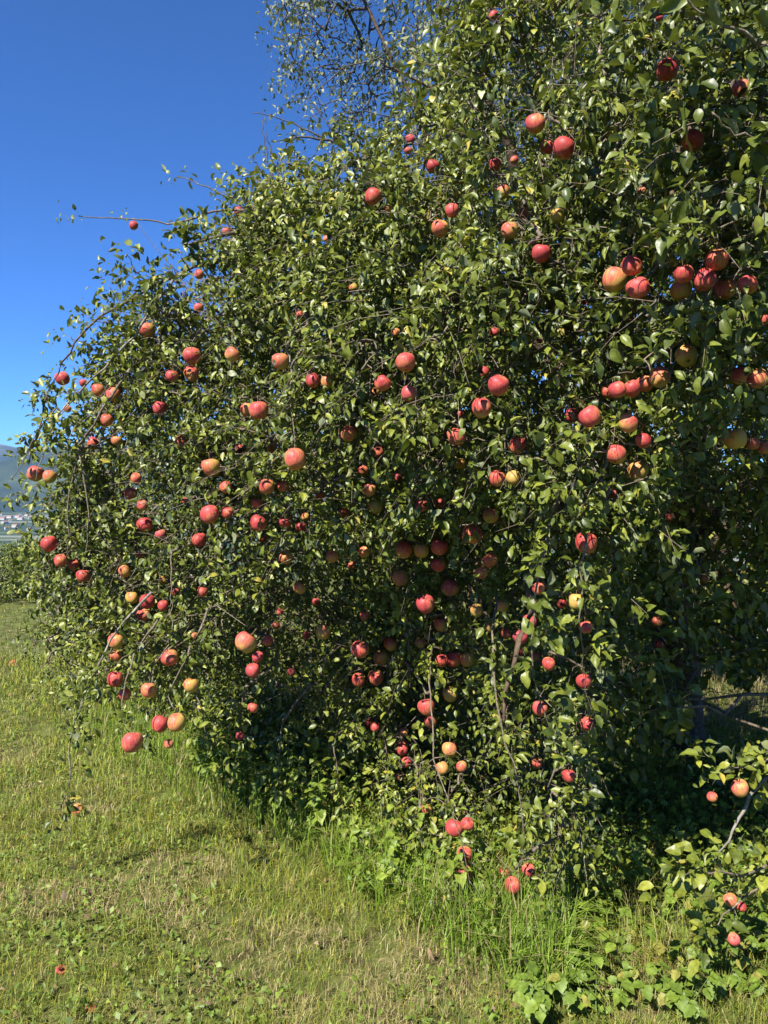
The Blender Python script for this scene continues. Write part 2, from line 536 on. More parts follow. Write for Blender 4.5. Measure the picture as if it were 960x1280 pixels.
def twig_leaves(c, axis, length, nleaf, size, spread=1.0, droop=0.3, facing=0.8):
    """leaves set along twigs: c (n,3) base, axis (n,3), returns base, dir, normal, L arrays"""
    n = len(c)
    k = nleaf
    s = np.linspace(0.12, 1.0, k)[None] + rng.normal(0, 0.04, (n, k))
    if k > 6:                                   # leaves sit in tufts on short spurs
        s = np.ceil(s * 4) / 4 * (0.7 + 0.3 * s) + rng.normal(0, 0.035, (n, k))
    ref = norm(np.cross(axis, norm(rng.normal(size=(n, 3)))))
    ref2 = np.cross(axis, ref)
    ang = (np.arange(k)[None] * 2.4) + rng.uniform(0, 6.28, (n, 1)) + rng.normal(0, 0.4, (n, k))
    rad = np.cos(ang)[..., None] * ref[:, None] + np.sin(ang)[..., None] * ref2[:, None]
    sag = np.array([0, 0, -1.0])
    pos = c[:, None] + axis[:, None] * (s * length[:, None])[..., None] + sag * (0.10 * s ** 2 * length[:, None])[..., None]
    d = norm(rad * spread + axis[:, None] * rng.uniform(0.1, 0.9, (n, k, 1)) + sag * droop + rng.normal(0, 0.25, (n, k, 3)))
    pos = pos + d * (0.018 * rng.uniform(0.5, 1.5, (n, k, 1)))
    nn = norm(np.array([0, 0, 0.5]) + S * 0.8 + rng.normal(0, 0.44 / facing, (n, k, 3)))
    L = size * rng.uniform(0.42, 1.35, (n, k)) * (1 - 0.25 * np.abs(s - 0.6))
    return pos.reshape(-1, 3), d.reshape(-1, 3), nn.reshape(-1, 3), L.reshape(-1)

# ------------------------------------------------------------------ apples: pixel x, y, diameter px, look
# looks: r red, p pink red, o orange red, y yellow green, capital: sits back in the shade of the leaves
APPLES = """617 20 12 r;513 174 12 p;510 188 10 o;541 208 18 r;466 246 20 r;486 260 9 o;565 263 18 p;550 286 22 o;619 206 16 r;
628 240 18 R;408 299 9 o;669 155 24 r;684 184 17 r;705 185 28 r;643 200 10 o;654 267 14 R;637 288 22 o;676 317 24 r;697 270 18 Y;866 176 26 R;
834 87 26 R;926 111 21 o;824 22 10 r;803 239 10 o;790 332 26 r;768 350 31 o;798 360 28 r;855 343 24 r;852 363 26 O;881 350 28 r;896 325 28 o;
907 361 28 O;935 356 24 r;858 445 28 Y;825 472 26 O;760 490 17 o;772 487 22 r;790 486 22 r;806 480 22 R;715 519 18 p;737 521 27 r;785 529 24 o;
804 551 20 r;770 568 26 r;797 589 26 Y;925 470 22 R;948 473 26 o;919 549 28 Y;941 555 17 O;955 560 17 O;732 377 9 r;675 425 9 r;719 410 10 R;958 400 14 R;
646 557 22 R;622 598 21 r;642 597 20 y;623 482 27 r;604 466 16 r;602 510 26 r;575 518 10 r;570 546 24 o;765 617 12 r;507 453 26 o;478 479 20 r;
511 492 20 p;469 490 12 o;351 452 22 o;391 476 18 r;409 477 18 O;323 513 24 o;309 512 18 O;376 393 12 o;442 360 12 O;436 542 20 O;495 416 12 o;
473 565 14 o;454 588 13 r;497 597 10 r;369 574 28 o;333 608 20 o;354 608 16 R;618 415 12 r;575 580 16 Y;527 632 16 R;167 282 11 r;298 264 12 R;284 290 12 o;
184 413 20 r;249 343 12 R;248 385 12 o;240 445 22 r;239 467 20 R;215 470 16 p;290 443 18 o;199 510 17 p;78 473 18 R;104 479 10 r;123 488 17 o;142 493 18 o;
84 511 10 o;133 525 17 o;117 554 16 R;146 551 14 o;44 592 20 O;62 596 17 o;226 552 16 O;264 584 24 o;282 609 15 o;170 598 14 o;163 617 16 O;178 632 14 p;
181 656 20 r;201 668 14 p;61 680 20 r;76 701 17 o;92 706 14 R;104 720 17 r;156 714 16 o;176 692 12 R;262 643 24 r;284 641 16 r;323 654 22 r;328 673 12 r;
249 675 18 r;253 740 14 o;165 747 16 y;184 752 20 r;180 768 18 R;204 757 14 r;145 801 21 o;145 820 15 O;212 822 22 r;307 803 28 o;322 821 14 p;316 838 18 p;
334 800 15 R;357 652 16 r;376 659 13 p;382 646 10 o;357 697 18 O;415 696 16 O;440 707 10 o;374 735 16 o;395 752 10 p;505 688 22 O;527 688 20 Y;549 684 22 R;
548 706 20 R;501 723 22 O;590 668 26 o;613 645 20 O;602 716 17 o;613 700 20 R;562 735 22 O;532 755 24 r;596 763 17 y;552 780 20 O;456 770 14 O;404 790 20 Y;
383 794 10 p;450 812 22 R;488 805 18 O;552 826 17 r;567 824 20 R;470 847 20 o;448 850 17 o;533 884 22 r;538 902 17 R;461 904 11 r;469 909 12 r;505 915 12 O;
562 937 20 O;316 885 14 r;364 840 10 p;632 792 14 o;550 630 14 R;733 679 28 r;673 736 17 o;720 752 21 y;703 755 13 r;732 784 17 o;662 777 18 p;
650 796 20 p;648 817 12 o;686 830 17 o;668 820 14 o;730 852 20 R;675 886 20 p;734 905 18 R;821 777 13 o;823 806 11 R;836 647 10 o;880 724 12 O;
165 928 26 r;200 905 22 R;221 903 24 o;186 863 20 o;239 857 20 O;144 849 20 r;156 868 16 R;300 920 11 r;211 930 12 o;568 1035 24 R;584 1030 17 r;581 1068 20 R;
581 1092 20 r;590 1113 12 R;527 1094 13 r;641 1107 21 r;629 1092 15 r;661 1088 17 R;517 999 11 o;533 1012 14 O;508 953 14 R;500 970 12 O;553 960 17 Y;671 954 14 o;
711 970 18 r;925 985 22 o;890 996 13 r;913 1125 17 o;926 1133 14 R;917 1174 16 p;462 612 16 O;470 634 18 Y;612 784 14 Y;628 757 17 Y;525 804 14 Y;476 822 20 Y;585 824 20 Y;563 868 20 Y;
321 629 14 R;232 626 9 o;205 725 12 y;220 740 10 R;243 795 10 o;345 782 10 o;350 765 9 p;503 936 16 R;577 958 14 o;531 1037 9 o;340 560 12 O;300 560 11 o;430 640 12 R;400 620 12 O;455 690 14 O"""
APPLES = [(float(a), float(b), float(c), d) for a, b, c, d in (s.split() for s in APPLES.replace("\n", "").split(";"))]

# front of the near crown: forward distance in metres over the photograph
GX = np.array([-200, 0, 120, 240, 360, 480, 600, 720, 840, 960, 1200, 1700])
GY = np.array([-800, -450, -200, 0, 150, 300, 450, 600, 750, 900, 1050, 1200])
GD = np.array([
    [5.0, 5.0, 5.0, 5.0, 5.0, 5.0, 4.9, 4.6, 4.2, 3.9, 3.6, 3.4],
    [4.7, 4.6, 4.6, 4.6, 4.6, 4.4, 4.1, 3.7, 3.3, 2.9, 2.7, 2.7],
    [4.4, 4.3, 4.2, 4.1, 4.0, 3.6, 3.1, 2.6, 2.2, 2.0, 1.9, 2.1],
    [4.3, 4.2, 4.1, 4.0, 4.0, 3.6, 3.1, 2.6, 2.2, 1.95, 1.95, 2.2],
    [4.2, 4.0, 4.0, 3.9, 3.8, 3.3, 2.9, 2.5, 2.1, 1.95, 2.0, 2.3],
    [4.1, 3.9, 3.8, 3.6, 3.3, 3.0, 2.75, 2.5, 2.2, 2.1, 2.1, 2.4],
    [4.1, 3.9, 3.8, 3.45, 3.05, 2.7, 2.5, 2.4, 2.3, 2.2, 2.2, 2.5],
    [4.3, 3.9, 3.8, 3.5, 3.2, 3.0, 2.8, 2.5, 2.6, 2.7, 2.6, 2.8],
    [4.6, 4.2, 3.9, 3.55, 3.7, 3.75, 3.45, 2.65, 3.2, 3.6, 3.4, 3.4],
    [5.0, 4.4, 3.4, 3.3, 3.9, 4.0, 3.6, 2.9, 3.8, 4.2, 4.0, 4.0],
    [5.0, 4.4, 3.4, 3.3, 3.7, 3.6, 3.2, 2.95, 3.6, 3.2, 3.5, 3.5],
    [5.0, 4.4, 3.4, 3.3, 3.6, 3.3, 3.0, 2.9, 3.2, 3.0, 3.5, 3.5]])

def D(x, y):
    x = np.clip(np.asarray(x, float), GX[0], GX[-1] - 1e-6); y = np.clip(np.asarray(y, float), GY[0], GY[-1] - 1e-6)
    i = np.searchsorted(GX, x, 'right') - 1; j = np.searchsorted(GY, y, 'right') - 1
    tx = (x - GX[i]) / (GX[i + 1] - GX[i]); ty = (y - GY[j]) / (GY[j + 1] - GY[j])
    return (GD[j, i] * (1 - tx) + GD[j, i + 1] * tx) * (1 - ty) + (GD[j + 1, i] * (1 - tx) + GD[j + 1, i + 1] * tx) * ty

FAR_APPLES = []
ap = []
for (x, y, d, c) in APPLES:
    Y = float(D(x, y)) + (0.08 if c.isupper() else -0.03)
    size = d * Y / F
    if size < 0.048:                 # partly hidden small fruit: sits deeper, or is a small one
        Y = min(0.052 * F / d, Y * 1.45); size = d * Y / F
    if size > 0.084:
        Y = 0.084 * F / d; size = 0.084
    if y > 900 and x > 780: Y = 2.55 if y < 1050 else 2.6; 
    size = d * Y / F
    p = P(x, y, Y)
    gz = float(ground_z(p[0], p[1])) + size * 0.55
    ap.append([p, size, c, x, y, d])
# keep fruits of one cluster from running into each other
for it in range(3):
    for i in range(len(ap)):
        for j in range(i):
            a, b = ap[i], ap[j]
            r = (a[1] + b[1]) * 0.5
            if np.linalg.norm(a[0] - b[0]) < r * 0.97:
                k = i if (a[2].isupper() or not b[2].isupper()) else j
                Yn = ap[k][0][1] + r * 0.45
                ap[k][1] *= Yn / ap[k][0][1]
                ap[k][0] = P(ap[k][3], ap[k][4], Yn)
AP_POS = np.array([a[0] for a in ap]); AP_R = np.array([a[1] * 0.5 for a in ap]); AP_LIT = np.array([not a[2].isupper() for a in ap])

# ------------------------------------------------------------------ the near apple tree
T0 = np.array([2.06, 5.2, 0.0]); T0[2] = float(ground_z(T0[0], T0[1])) - 0.05
tree = empty("apple_tree", T0, label="old spreading apple tree loaded with red fruit, branches drooping to the grass", category="tree")

limbs = {   # main limbs, world points and radii
    'a': [(1.85, 5.05, 1.0), (1.35, 4.7, 1.9), (0.5, 4.3, 2.7), (-0.4, 4.0, 2.95), (-0.95, 3.8, 2.75)],
    'b': [(1.85, 5.05, 1.0), (1.3, 4.2, 1.9), (0.7, 3.5, 2.5), (0.2, 3.1, 2.3), (-0.05, 2.95, 1.7)],
    'c': [(1.9, 5.05, 1.15), (1.75, 4.2, 2.2), (1.35, 3.2, 2.9), (1.0, 2.5, 2.85), (0.85, 2.3, 2.4)],
    'd': [(1.95, 5.1, 1.2), (2.3, 5.3, 2.5), (2.2, 5.0, 3.8), (1.8, 4.4, 4.9)],
    'e': [(1.95, 5.1, 1.1), (2.7, 4.4, 2.2), (2.6, 3.4, 2.8), (2.3, 2.6, 2.6)],
    'f': [(1.9, 5.1, 1.2), (1.2, 5.2, 2.6), (0.6, 4.6, 3.9), (0.3, 4.0, 4.7)],
    'g': [(1.3, 4.25, 1.85), (1.0, 3.6, 1.75), (0.62, 3.05, 1.35), (0.45, 2.85, 0.7)],
    'h': [(1.3, 4.7, 1.85), (0.3, 4.3, 2.0), (-0.6, 3.9, 1.9), (-1.0, 3.7, 1.4)],
    'i': [(1.95, 5.1, 0.9), (3.1, 5.6, 1.9), (4.2, 5.4, 2.4), (4.9, 5.0, 2.2)],
}
trunk_path = smooth_path([T0, (2.02, 5.17, 0.1), (1.93, 5.1, 0.6), (1.87, 5.06, 1.05), (1.9, 5.08, 1.4)], 14, 0.012)
v, q, t = tube(trunk_path, np.interp(np.linspace(0, 1, 14), [0, 0.12, 1], [0.21, 0.155, 0.12]), 14)
v += (noise3(v * np.array([1, 1, 0.3]), 0.05, 3)[:, None] - 0.5) * 0.03
child(add_obj("trunk", make_mesh("trunk", v, q, t), M['bark']), tree)
NODES = []
for k, pts in limbs.items():
    n = 22
    pth = smooth_path(pts, n, 0.015)
    r0 = 0.085 if k in 'abcdf' else 0.05
    v, q, t = tube(pth, np.linspace(r0, 0.005, n), 9)
    v += (noise3(v, 0.04, 4)[:, None] - 0.5) * 0.012
    child(add_obj("limb", make_mesh("limb", v, q, t), M['bark']), tree)
    NODES.append(pth[2:])

# visible boughs and shoots: photo pixels with forward distance, start radius, material
SHOOTS = [
    dict(p=[(335, 262, 3.9), (312, 262, 3.9), (258, 265, 3.85), (222, 281, 3.82), (195, 276, 3.8), (130, 273, 3.75), (98, 270, 3.7)], r=.007, m='twig', n=26, size=.034, spread=.9),
    dict(p=[(350, 285, 3.8), (300, 255, 3.75), (270, 240, 3.7), (245, 228, 3.7), (222, 221, 3.7)], r=.006, m='twig', n=22, size=.05),
    dict(p=[(330, 322, 3.55), (245, 332, 3.6), (205, 350, 3.6), (170, 372, 3.6), (130, 392, 3.6), (100, 415, 3.6), (78, 455, 3.6), (58, 490, 3.6), (48, 535, 3.6), (36, 580, 3.6)], r=.008, m='bark', n=190, size=.052),
    dict(p=[(205, 352, 3.6), (182, 352, 3.55), (170, 340, 3.5), (158, 318, 3.5)], r=.005, m='twig', n=16, size=.066),
    dict(p=[(240, 340, 3.55), (228, 325, 3.5), (225, 310, 3.5)], r=.005, m='twig', n=14, size=.07),
    dict(p=[(228, 342, 3.55), (197, 372, 3.5), (180, 405, 3.5), (150, 440, 3.5), (105, 482, 3.5), (70, 520, 3.5), (55, 560, 3.5), (45, 600, 3.5)], r=.007, m='bark_grey', n=220, size=.052),
    dict(p=[(170, 450, 3.5), (135, 500, 3.5), (98, 560, 3.55), (86, 620, 3.55), (84, 690, 3.55)], r=.007, m='twig', n=50, size=.05),
    dict(p=[(70, 510, 3.55), (45, 540, 3.55), (30, 580, 3.55), (12, 600, 3.6)], r=.004, m='twig', n=24, size=.04),
    dict(p=[(98, 560, 3.55), (112, 640, 3.5), (104, 712, 3.5)], r=.005, m='twig', n=26, size=.05),
    dict(p=[(190, 740, 3.4), (150, 780, 3.4), (118, 840, 3.4), (92, 905, 3.42), (84, 940, 3.42), (92, 975, 3.42), (72, 1018, 3.45)], r=.006, m='bark_grey', n=130, size=.05),
    dict(p=[(200, 770, 3.35), (160, 830, 3.3), (150, 890, 3.25), (165, 912, 3.2)], r=.006, m='twig', n=40, size=.055),
    dict(p=[(260, 760, 3.3), (230, 830, 3.25), (205, 880, 3.2), (222, 890, 3.2)], r=.006, m='twig', n=46, size=.055),
    dict(p=[(625, 700, 3.5), (618, 780, 3.05), (615, 860, 2.87), (640, 960, 2.8), (655, 1010, 2.8), (662, 1050, 2.8), (648, 1092, 2.85)], r=.006, m='twig', n=190, size=.052),
    dict(p=[(540, 800, 3.7), (538, 850, 3.3), (540, 950, 2.98), (565, 1010, 2.9), (580, 1075, 2.9), (600, 1120, 2.9)], r=.0045, m='twig', n=170, size=.05),
    dict(p=[(690, 640, 2.55), (672, 740, 2.5), (660, 800, 2.5), (676, 880, 2.55), (700, 950, 2.6), (712, 965, 2.6)], r=.0045, m='twig', n=190, size=.06),
    dict(p=[(740, 620, 2.5), (728, 700, 2.5), (725, 780, 2.5), (732, 850, 2.6), (736, 900, 2.65)], r=.0045, m='twig', n=150, size=.058),
    dict(p=[(1010, 930, 2.7), (950, 975, 2.6), (934, 1002, 2.58), (915, 1045, 2.56), (893, 1076, 2.55)], r=.010, m='bark_grey', n=70, size=.062),
    dict(p=[(1010, 1040, 2.65), (960, 1085, 2.6), (915, 1095, 2.55), (870, 1085, 2.5), (835, 1105, 2.48)], r=.006, m='twig', n=66, size=.066),
    dict(p=[(1010, 1060, 2.65), (950, 1110, 2.6), (905, 1140, 2.55), (890, 1170, 2.5)], r=.006, m='twig', n=66, size=.064),
    dict(p=[(1000, 930, 2.6), (955, 950, 2.56), (925, 965, 2.53), (905, 955, 2.5)], r=.005, m='twig', n=70, size=.062),
    dict(p=[(845, 330, 2.3), (815, 300, 2.25), (830, 255, 2.2), (842, 218, 2.18), (868, 207, 2.2), (905, 210, 2.3)], r=.011, m='bark_lichen', n=10, size=.06),
    dict(p=[(866, 250, 2.15), (864, 210, 2.12), (858, 150, 2.05), (850, 120, 2.0), (848, 100, 2.0)], r=.006, m='bark_lichen', n=40, size=.066),
    dict(p=[(640, 360, 2.7), (655, 325, 2.6), (662, 305, 2.58)], r=.006, m='bark_grey', n=6, size=.05),
    dict(p=[(760, 200, 2.6), (735, 160, 2.55), (775, 125, 2.5)], r=.009, m='bark', n=4, size=.05),
    dict(p=[(960, 60, 1.9), (905, 30, 1.85), (870, 15, 1.8), (850, -20, 1.8)], r=.006, m='twig', n=40, size=.066),
    dict(p=[(980, 180, 1.95), (930, 175, 1.9), (905, 160, 1.88), (890, 140, 1.86)], r=.005, m='twig', n=36, size=.066),
    dict(p=[(890, 290, 2.1), (860, 300, 2.05), (835, 285, 2.0)], r=.005, m='twig', n=26, size=.066),
    dict(p=[(790, 250, 2.3), (780, 235, 2.25), (800, 215, 2.2)], r=.005, m='twig', n=22, size=.066),
    dict(p=[(360, 430, 3.05), (362, 470, 3.0), (363, 505, 3.0)], r=.005, m='bark_grey', n=10, size=.06),
    dict(p=[(215, 690, 3.4), (214, 740, 3.35), (214, 790, 3.3)], r=.004, m='twig', n=8, size=.05),
    dict(p=[(470, 190, 3.5), (440, 205, 3.5), (400, 220, 3.55), (360, 235, 3.6)], r=.010, m='dead', n=10, size=.045),
]
for (ox, oy, dx, dy) in [(75, 540, -40, 25), (100, 490, -45, -5), (90, 500, -35, 40), (125, 440, -40, -25), (150, 410, -42, -20), (160, 395, -25, -45), (195, 362, -45, -30),
                         (255, 335, -30, -45), (285, 320, -45, -35), (300, 290, -50, -20), (330, 250, -40, -28), (345, 240, -10, -45), (380, 218, -18, -42), (415, 205, 5, -40),
                         (460, 192, -20, -38), (60, 600, -45, 20), (52, 640, -30, 40), (60, 690, -28, 35), (110, 780, -25, 60), (135, 830, -15, 60), (190, 860, -5, 50),
                         (250, 880, 10, 45), (300, 890, -10, 50), (350, 930, -5, 45), (420, 960, 5, 45), (480, 970, -5, 50), (545, 150, -35, -25), (575, 80, -45, -5), (585, 25, -40, -25)]:
    Yo = float(D(ox, oy)) + 0.1
    SHOOTS.append(dict(p=[(ox - dx * 0.6, oy - dy * 0.6, Yo), (ox, oy, Yo - 0.03), (ox + dx * 0.55, oy + dy * 0.55 + 3, Yo - 0.05), (ox + dx, oy + dy + (6 if dy < 0 else 0), Yo - 0.06)],
                       r=.0042, m='twig', n=34, size=random.uniform(.048, .066)))
shoot_nodes, LB, LD, LN, LL = [], [], [], [], []
def add_leaves(t):
    LB.append(t[0]); LD.append(t[1]); LN.append(t[2]); LL.append(t[3])
for s in SHOOTS:
    s['size'] *= 0.86
    w = np.array([P(*k) for k in s['p']])
    n = max(10, 3 * len(w))
    pth = smooth_path(w, n, 0.004)
    pth[:, 2] = np.maximum(pth[:, 2], ground_z(pth[:, 0], pth[:, 1]) + 0.05)
    v, q, t = tube(pth, np.linspace(s['r'], s['r'] * 0.3, n), 7)
    child(add_obj("branch", make_mesh("branch", v, q, t), M[s['m']]), tree)
    shoot_nodes.append(pth)
    # short leafy spurs along the shoot
    k = max(2, s['n'] // 4)
    tt = rng.uniform(0.05, 1.0, k) * (n - 1)
    i = np.minimum(tt.astype(int), n - 2); f = (tt - i)[:, None]
    c = pth[i] * (1 - f) + pth[i + 1] * f
    ax = norm(norm(pth[i + 1] - pth[i]) * 0.6 + rng.normal(0, 0.6, (k, 3)) + np.array([0, 0, 0.25]))
    c[-1] = pth[-1]; ax[-1] = norm(pth[-1] - pth[-2])
    add_leaves(twig_leaves(c, ax, rng.uniform(0.03, 0.11, k), 7, s['size'], s.get('spread', 1.0)))

# bare dead wood reaching into the sky
dead_paths = [
    [(455, 215, 3.9), (440, 195, 3.88), (425, 178, 3.86), (403, 172, 3.84), (370, 170, 3.82), (340, 177, 3.8)],
    [(403, 172, 3.84), (385, 165, 3.84), (365, 152, 3.84), (330, 143, 3.84), (316, 141, 3.84)],
    [(425, 178, 3.86), (410, 155, 3.84), (400, 138, 3.84), (393, 130, 3.84)], [(440, 195, 3.88), (446, 165, 3.86), (448, 150, 3.86)],
    [(345, 235, 3.8), (335, 205, 3.8), (330, 180, 3.8), (328, 150, 3.8)], [(345, 230, 3.8), (325, 210, 3.8), (312, 195, 3.8)],
    [(350, 222, 3.8), (340, 200, 3.78), (332, 165, 3.76)], [(335, 232, 3.8), (318, 222, 3.8), (303, 208, 3.8)],
    [(403, 172, 3.84), (395, 190, 3.82), (384, 205, 3.82)], [(425, 178, 3.86), (418, 150, 3.84), (420, 135, 3.84)],
    [(370, 170, 3.82), (350, 190, 3.82), (345, 215, 3.8)]]
for k, dp in enumerate(dead_paths):
    pth = smooth_path([P(*a) for a in dp], 12, 0.004)
    v, q, t = tube(pth, np.linspace(.011 if k == 0 else .0045, .0018, 12), 6)
    child(add_obj("branch", make_mesh("dead_branch", v, q, t), M['dead']), tree)
    if k == 0: shoot_nodes.append(pth)
NODES += shoot_nodes
NODES = np.concatenate(NODES)

FRONT = [(75, 690), (92, 640), (100, 590), (112, 540), (128, 488), (142, 446), (165, 405), (192, 372), (220, 348), (250, 335), (280, 320), (310, 282), (335, 245), (370, 220),
         (430, 205), (480, 190), (530, 170), (572, 110), (595, 30), (610, -800), (1700, -800), (1700, 600), (960, 620), (900, 650), (820, 640), (775, 680),
         (765, 800), (758, 930), (735, 1000), (712, 1060), (690, 1120), (620, 1140), (565, 1110), (530, 1020), (500, 940), (440, 885), (380, 855), (320, 835), (280, 835),
         (230, 838), (180, 842), (145, 820), (120, 790), (100, 755), (85, 735)]

def sample_front(n, xr, yr, dens_ref=2.5):
    x = rng.uniform(*xr, n); y = rng.uniform(*yr, n)
    jx, jy = x + rng.normal(0, 9, n), y + rng.normal(0, 9, n)
    ok = inpoly(jx, jy, FRONT)
    d0 = D(x, y)
    off = rng.exponential(0.42, n) - 0.08
    off = np.where(off > 1.5, rng.uniform(0, 1.5, n), off)
    Y = d0 + off
    ok &= rng.uniform(0, 1, n) < np.clip((Y / 4.2) ** 2, 0, 1)
    p = P(x, y, Y)
    nz = fbm(p * np.array([1, 1, 0.5]), 0.27, 2, 21)      # drooping strands with dark pockets between
    ok &= (nz + rng.normal(0, 0.03, n)) > 0.485 + 0.06 * np.clip((y - 520) / 200, 0, 1) * np.clip((x - 260) / 80, 0, 1) + 0.035 * np.clip((x - 620) / 60, 0, 1) * np.clip((y - 330) / 60, 0, 1) * (y < 600)
    ok &= p[:, 2] > ground_z(p[:, 0], p[:, 1]) + 0.12
    return p[ok]

tw = sample_front(34000, (0, 975), (-15, 1150))
tw_top = sample_front(4200, (480, 1500), (-800, -15))
tw_right = sample_front(2600, (975, 1500), (-15, 640))
# interior and rear half of the crown, round the trunk
def sample_back(n):
    a = rng.normal(size=(n, 3)); a = norm(a) * (rng.uniform(0, 1, n) ** 0.42)[:, None]
    p = np.array([1.5, 4.9, 2.65]) + a * np.array([3.1, 2.0, 2.35])
    px, py, d = proj(p)
    ok = (d > D(px, py) + 0.5) & (p[:, 2] > 0.75 + 0.35 * noise3(p, 0.6, 2)) & (px > 120)
    ok &= ~((px < 560) & (py < 240)) & ~((px < 300) & (py < 330))
    ok &= fbm(p, 0.4, 2, 33) > 0.36
    return p[ok]
tw_back = sample_back(8200)
# low foliage in the shaded hollow
hx = rng.uniform(690, 1150, 2000); hy = rng.uniform(560, 900, 2000)
hp = P(hx, hy, rng.uniform(3.2, 4.6, 2000)); hp = hp[fbm(hp, 0.3, 2, 55) > 0.5]
lx = rng.uniform(190, 450, 1500); yb = np.interp(lx, [190, 330, 430, 570], [900, 955, 1010, 1090])
ly = yb - rng.uniform(5, 120, 1500)
lp = P(lx, ly, 1.6 * F / (yb - 661) + rng.uniform(-0.1, 0.5, 1500))
lp = lp[(fbm(lp, 0.3, 2, 57) > 0.46) & (lp[:, 2] > ground_z(lp[:, 0], lp[:, 1]) + 0.04)]
hp = np.concatenate([hp, lp])
print("twigs", len(tw), len(tw_top), len(tw_right), len(tw_back), len(hp))

def twig_axes(p):
    outw = p - np.array([1.7, 5.0, 2.0]); outw[:, 2] *= 0.35
    return norm(norm(outw) * 0.8 + np.array([0, 0, -0.28]) + rng.normal(0, 0.55, p.shape))
bag_tw = Bag()
ALLTW = np.concatenate([tw, tw_top, tw_right, tw_back, hp])
AX = twig_axes(ALLTW)
LEN = rng.uniform(0.10, 0.26, len(ALLTW))
nfront = len(tw)
big = len(tw) + len(tw_top) + len(tw_right)
add_leaves(twig_leaves(ALLTW[:nfront], AX[:nfront], LEN[:nfront], 16, 0.043))
add_leaves(twig_leaves(ALLTW[nfront:big], AX[nfront:big], LEN[nfront:big] * 1.2, 13, 0.055))
add_leaves(twig_leaves(ALLTW[big:], AX[big:], LEN[big:] * 1.1, 9, 0.068))

B = np.concatenate(LB); DV = np.concatenate(LD); N = np.concatenate(LN); LEAFL = np.concatenate(LL)
# leaves leave the fruit open to view where the photograph shows it, and the lit fruit open to the sun
mid = B + DV * LEAFL[:, None] * 0.5
keep = mid[:, 2] > ground_z(mid[:, 0], mid[:, 1]) + 0.02
CAMP = np.array([0, 0, CAM_Z])
rr = rng.uniform(0, 1, len(mid))
for pos, rad, lit in zip(AP_POS, AP_R, AP_LIT):
    w = pos - CAMP; dist = np.linalg.norm(w); w = w / dist
    q = mid - CAMP
    al = q @ w
    near = (al < dist + rad * 0.6) & (al > 0.3)
    perp = np.linalg.norm(q - al[:, None] * w, axis=1)
    keep &= ~(near & (perp < (rad * (1.0 if lit else 0.9) + 0.022) * al / dist) & (rr < 0.96))
    q = mid - pos
    inside = np.linalg.norm(q, axis=1) < rad * 1.05
    keep &= ~inside
    if lit:
        al = q @ S
        perp = np.linalg.norm(q - al[:, None] * S, axis=1)
        keep &= ~((al > 0) & (al < 2.2) & (perp < rad + 0.02) & (rr < 0.85))
wx, wy, wd_ = proj(mid)
keep &= ~((wx > 862) & (wx < 1000) & (wy > 852 + 14 * np.sin(wx * 0.11)) & (wy < 925) & (wd_ > 2.9))
for gx_, gy_ in ((2.75, 6.6), (3.0, 6.9), (3.25, 6.6), (3.4, 7.2), (2.95, 7.5)):
    o = np.array([gx_, gy_, float(ground_z(gx_, gy_))]); w = mid - o; al = w @ S
    keep &= ~((np.linalg.norm(w - al[:, None] * S, axis=1) < 0.34) & (al > 0))
B, DV, N, LEAFL = B[keep], DV[keep], N[keep], LEAFL[keep]
N = norm(N - (N * DV).sum(1, keepdims=True) * DV)
VAR = np.clip(rng.beta(2.0, 2.6, len(B)) * 0.9 + (fbm(B, 0.5, 2, 77) - 0.5) * 0.5, 0, 0.93)
VAR = np.where(rng.uniform(0, 1, len(B)) < 0.03, rng.uniform(0.94, 1.0, len(B)), VAR)
print("leaves", len(B))

# the 300 leaves that show largest: separate parts
mid = B + DV * LEAFL[:, None] * 0.5
px, py, dd = proj(mid)
inf = (px > 5) & (px < 955) & (py > 5) & (py < 1275) & (dd > 0.3)
zb = np.full((1280 // 6 + 1, 960 // 6 + 1), 1e9)
ix, iy = (px[inf] // 6).astype(int), (py[inf] // 6).astype(int)
for ox in (-1, 0, 1):
    for oy in (-1, 0, 1):
        np.minimum.at(zb, (np.clip(iy + oy, 0, zb.shape[0] - 1), np.clip(ix + ox, 0, zb.shape[1] - 1)), dd[inf])
vis = np.zeros(len(B), bool)
vis[inf] = dd[inf] <= zb[iy, ix] + 0.03
face = np.abs((N * norm(mid - CAMP)).sum(1))
score = np.where(vis, (LEAFL / dd) ** 2 * (0.25 + face), 0)
pick = np.argsort(-score)[:300]
rest = np.ones(len(B), bool); rest[pick] = False

# high-resolution leaf shapes for those
LV = []
for k in range(24):
    pts, q, t = leaf_template(7, 5)
    u, v = pts[:, 0], pts[:, 1]
    kap = random.uniform(0.1, 1.2); fold = random.uniform(0.1, 0.6); wr = random.uniform(0.23, 0.33)
    x = np.sin(kap * u) / kap; z = -(1 - np.cos(kap * u)) / kap
    yy = v * wr
    ser = 1 + 0.06 * np.sin(u * 34 + v * 3) * (np.abs(v) > 0.05)
    z = z + np.abs(yy) * fold + 0.03 * np.sin(u * 15 + k) * np.abs(v) + rng.normal(0, 0.008, len(u))
    co = np.stack([x, yy * ser, z], -1)
    bg_ = Bag(); bg_.add(co, q, t)
    pv, pq, pt = tube(np.array([(-0.28, 0, 0.05), (-0.12, 0, 0.03), (0.02, 0, 0.0)]), [0.012, 0.010, 0.009], 4)
    bg_.add(pv, pq, pt)
    var = np.full(bg_.n, (k + 0.5) / 24 * 0.92)
    me = bg_.mesh("leaf", var=var); me.materials.append(M['leaf'])
    LV.append(me)
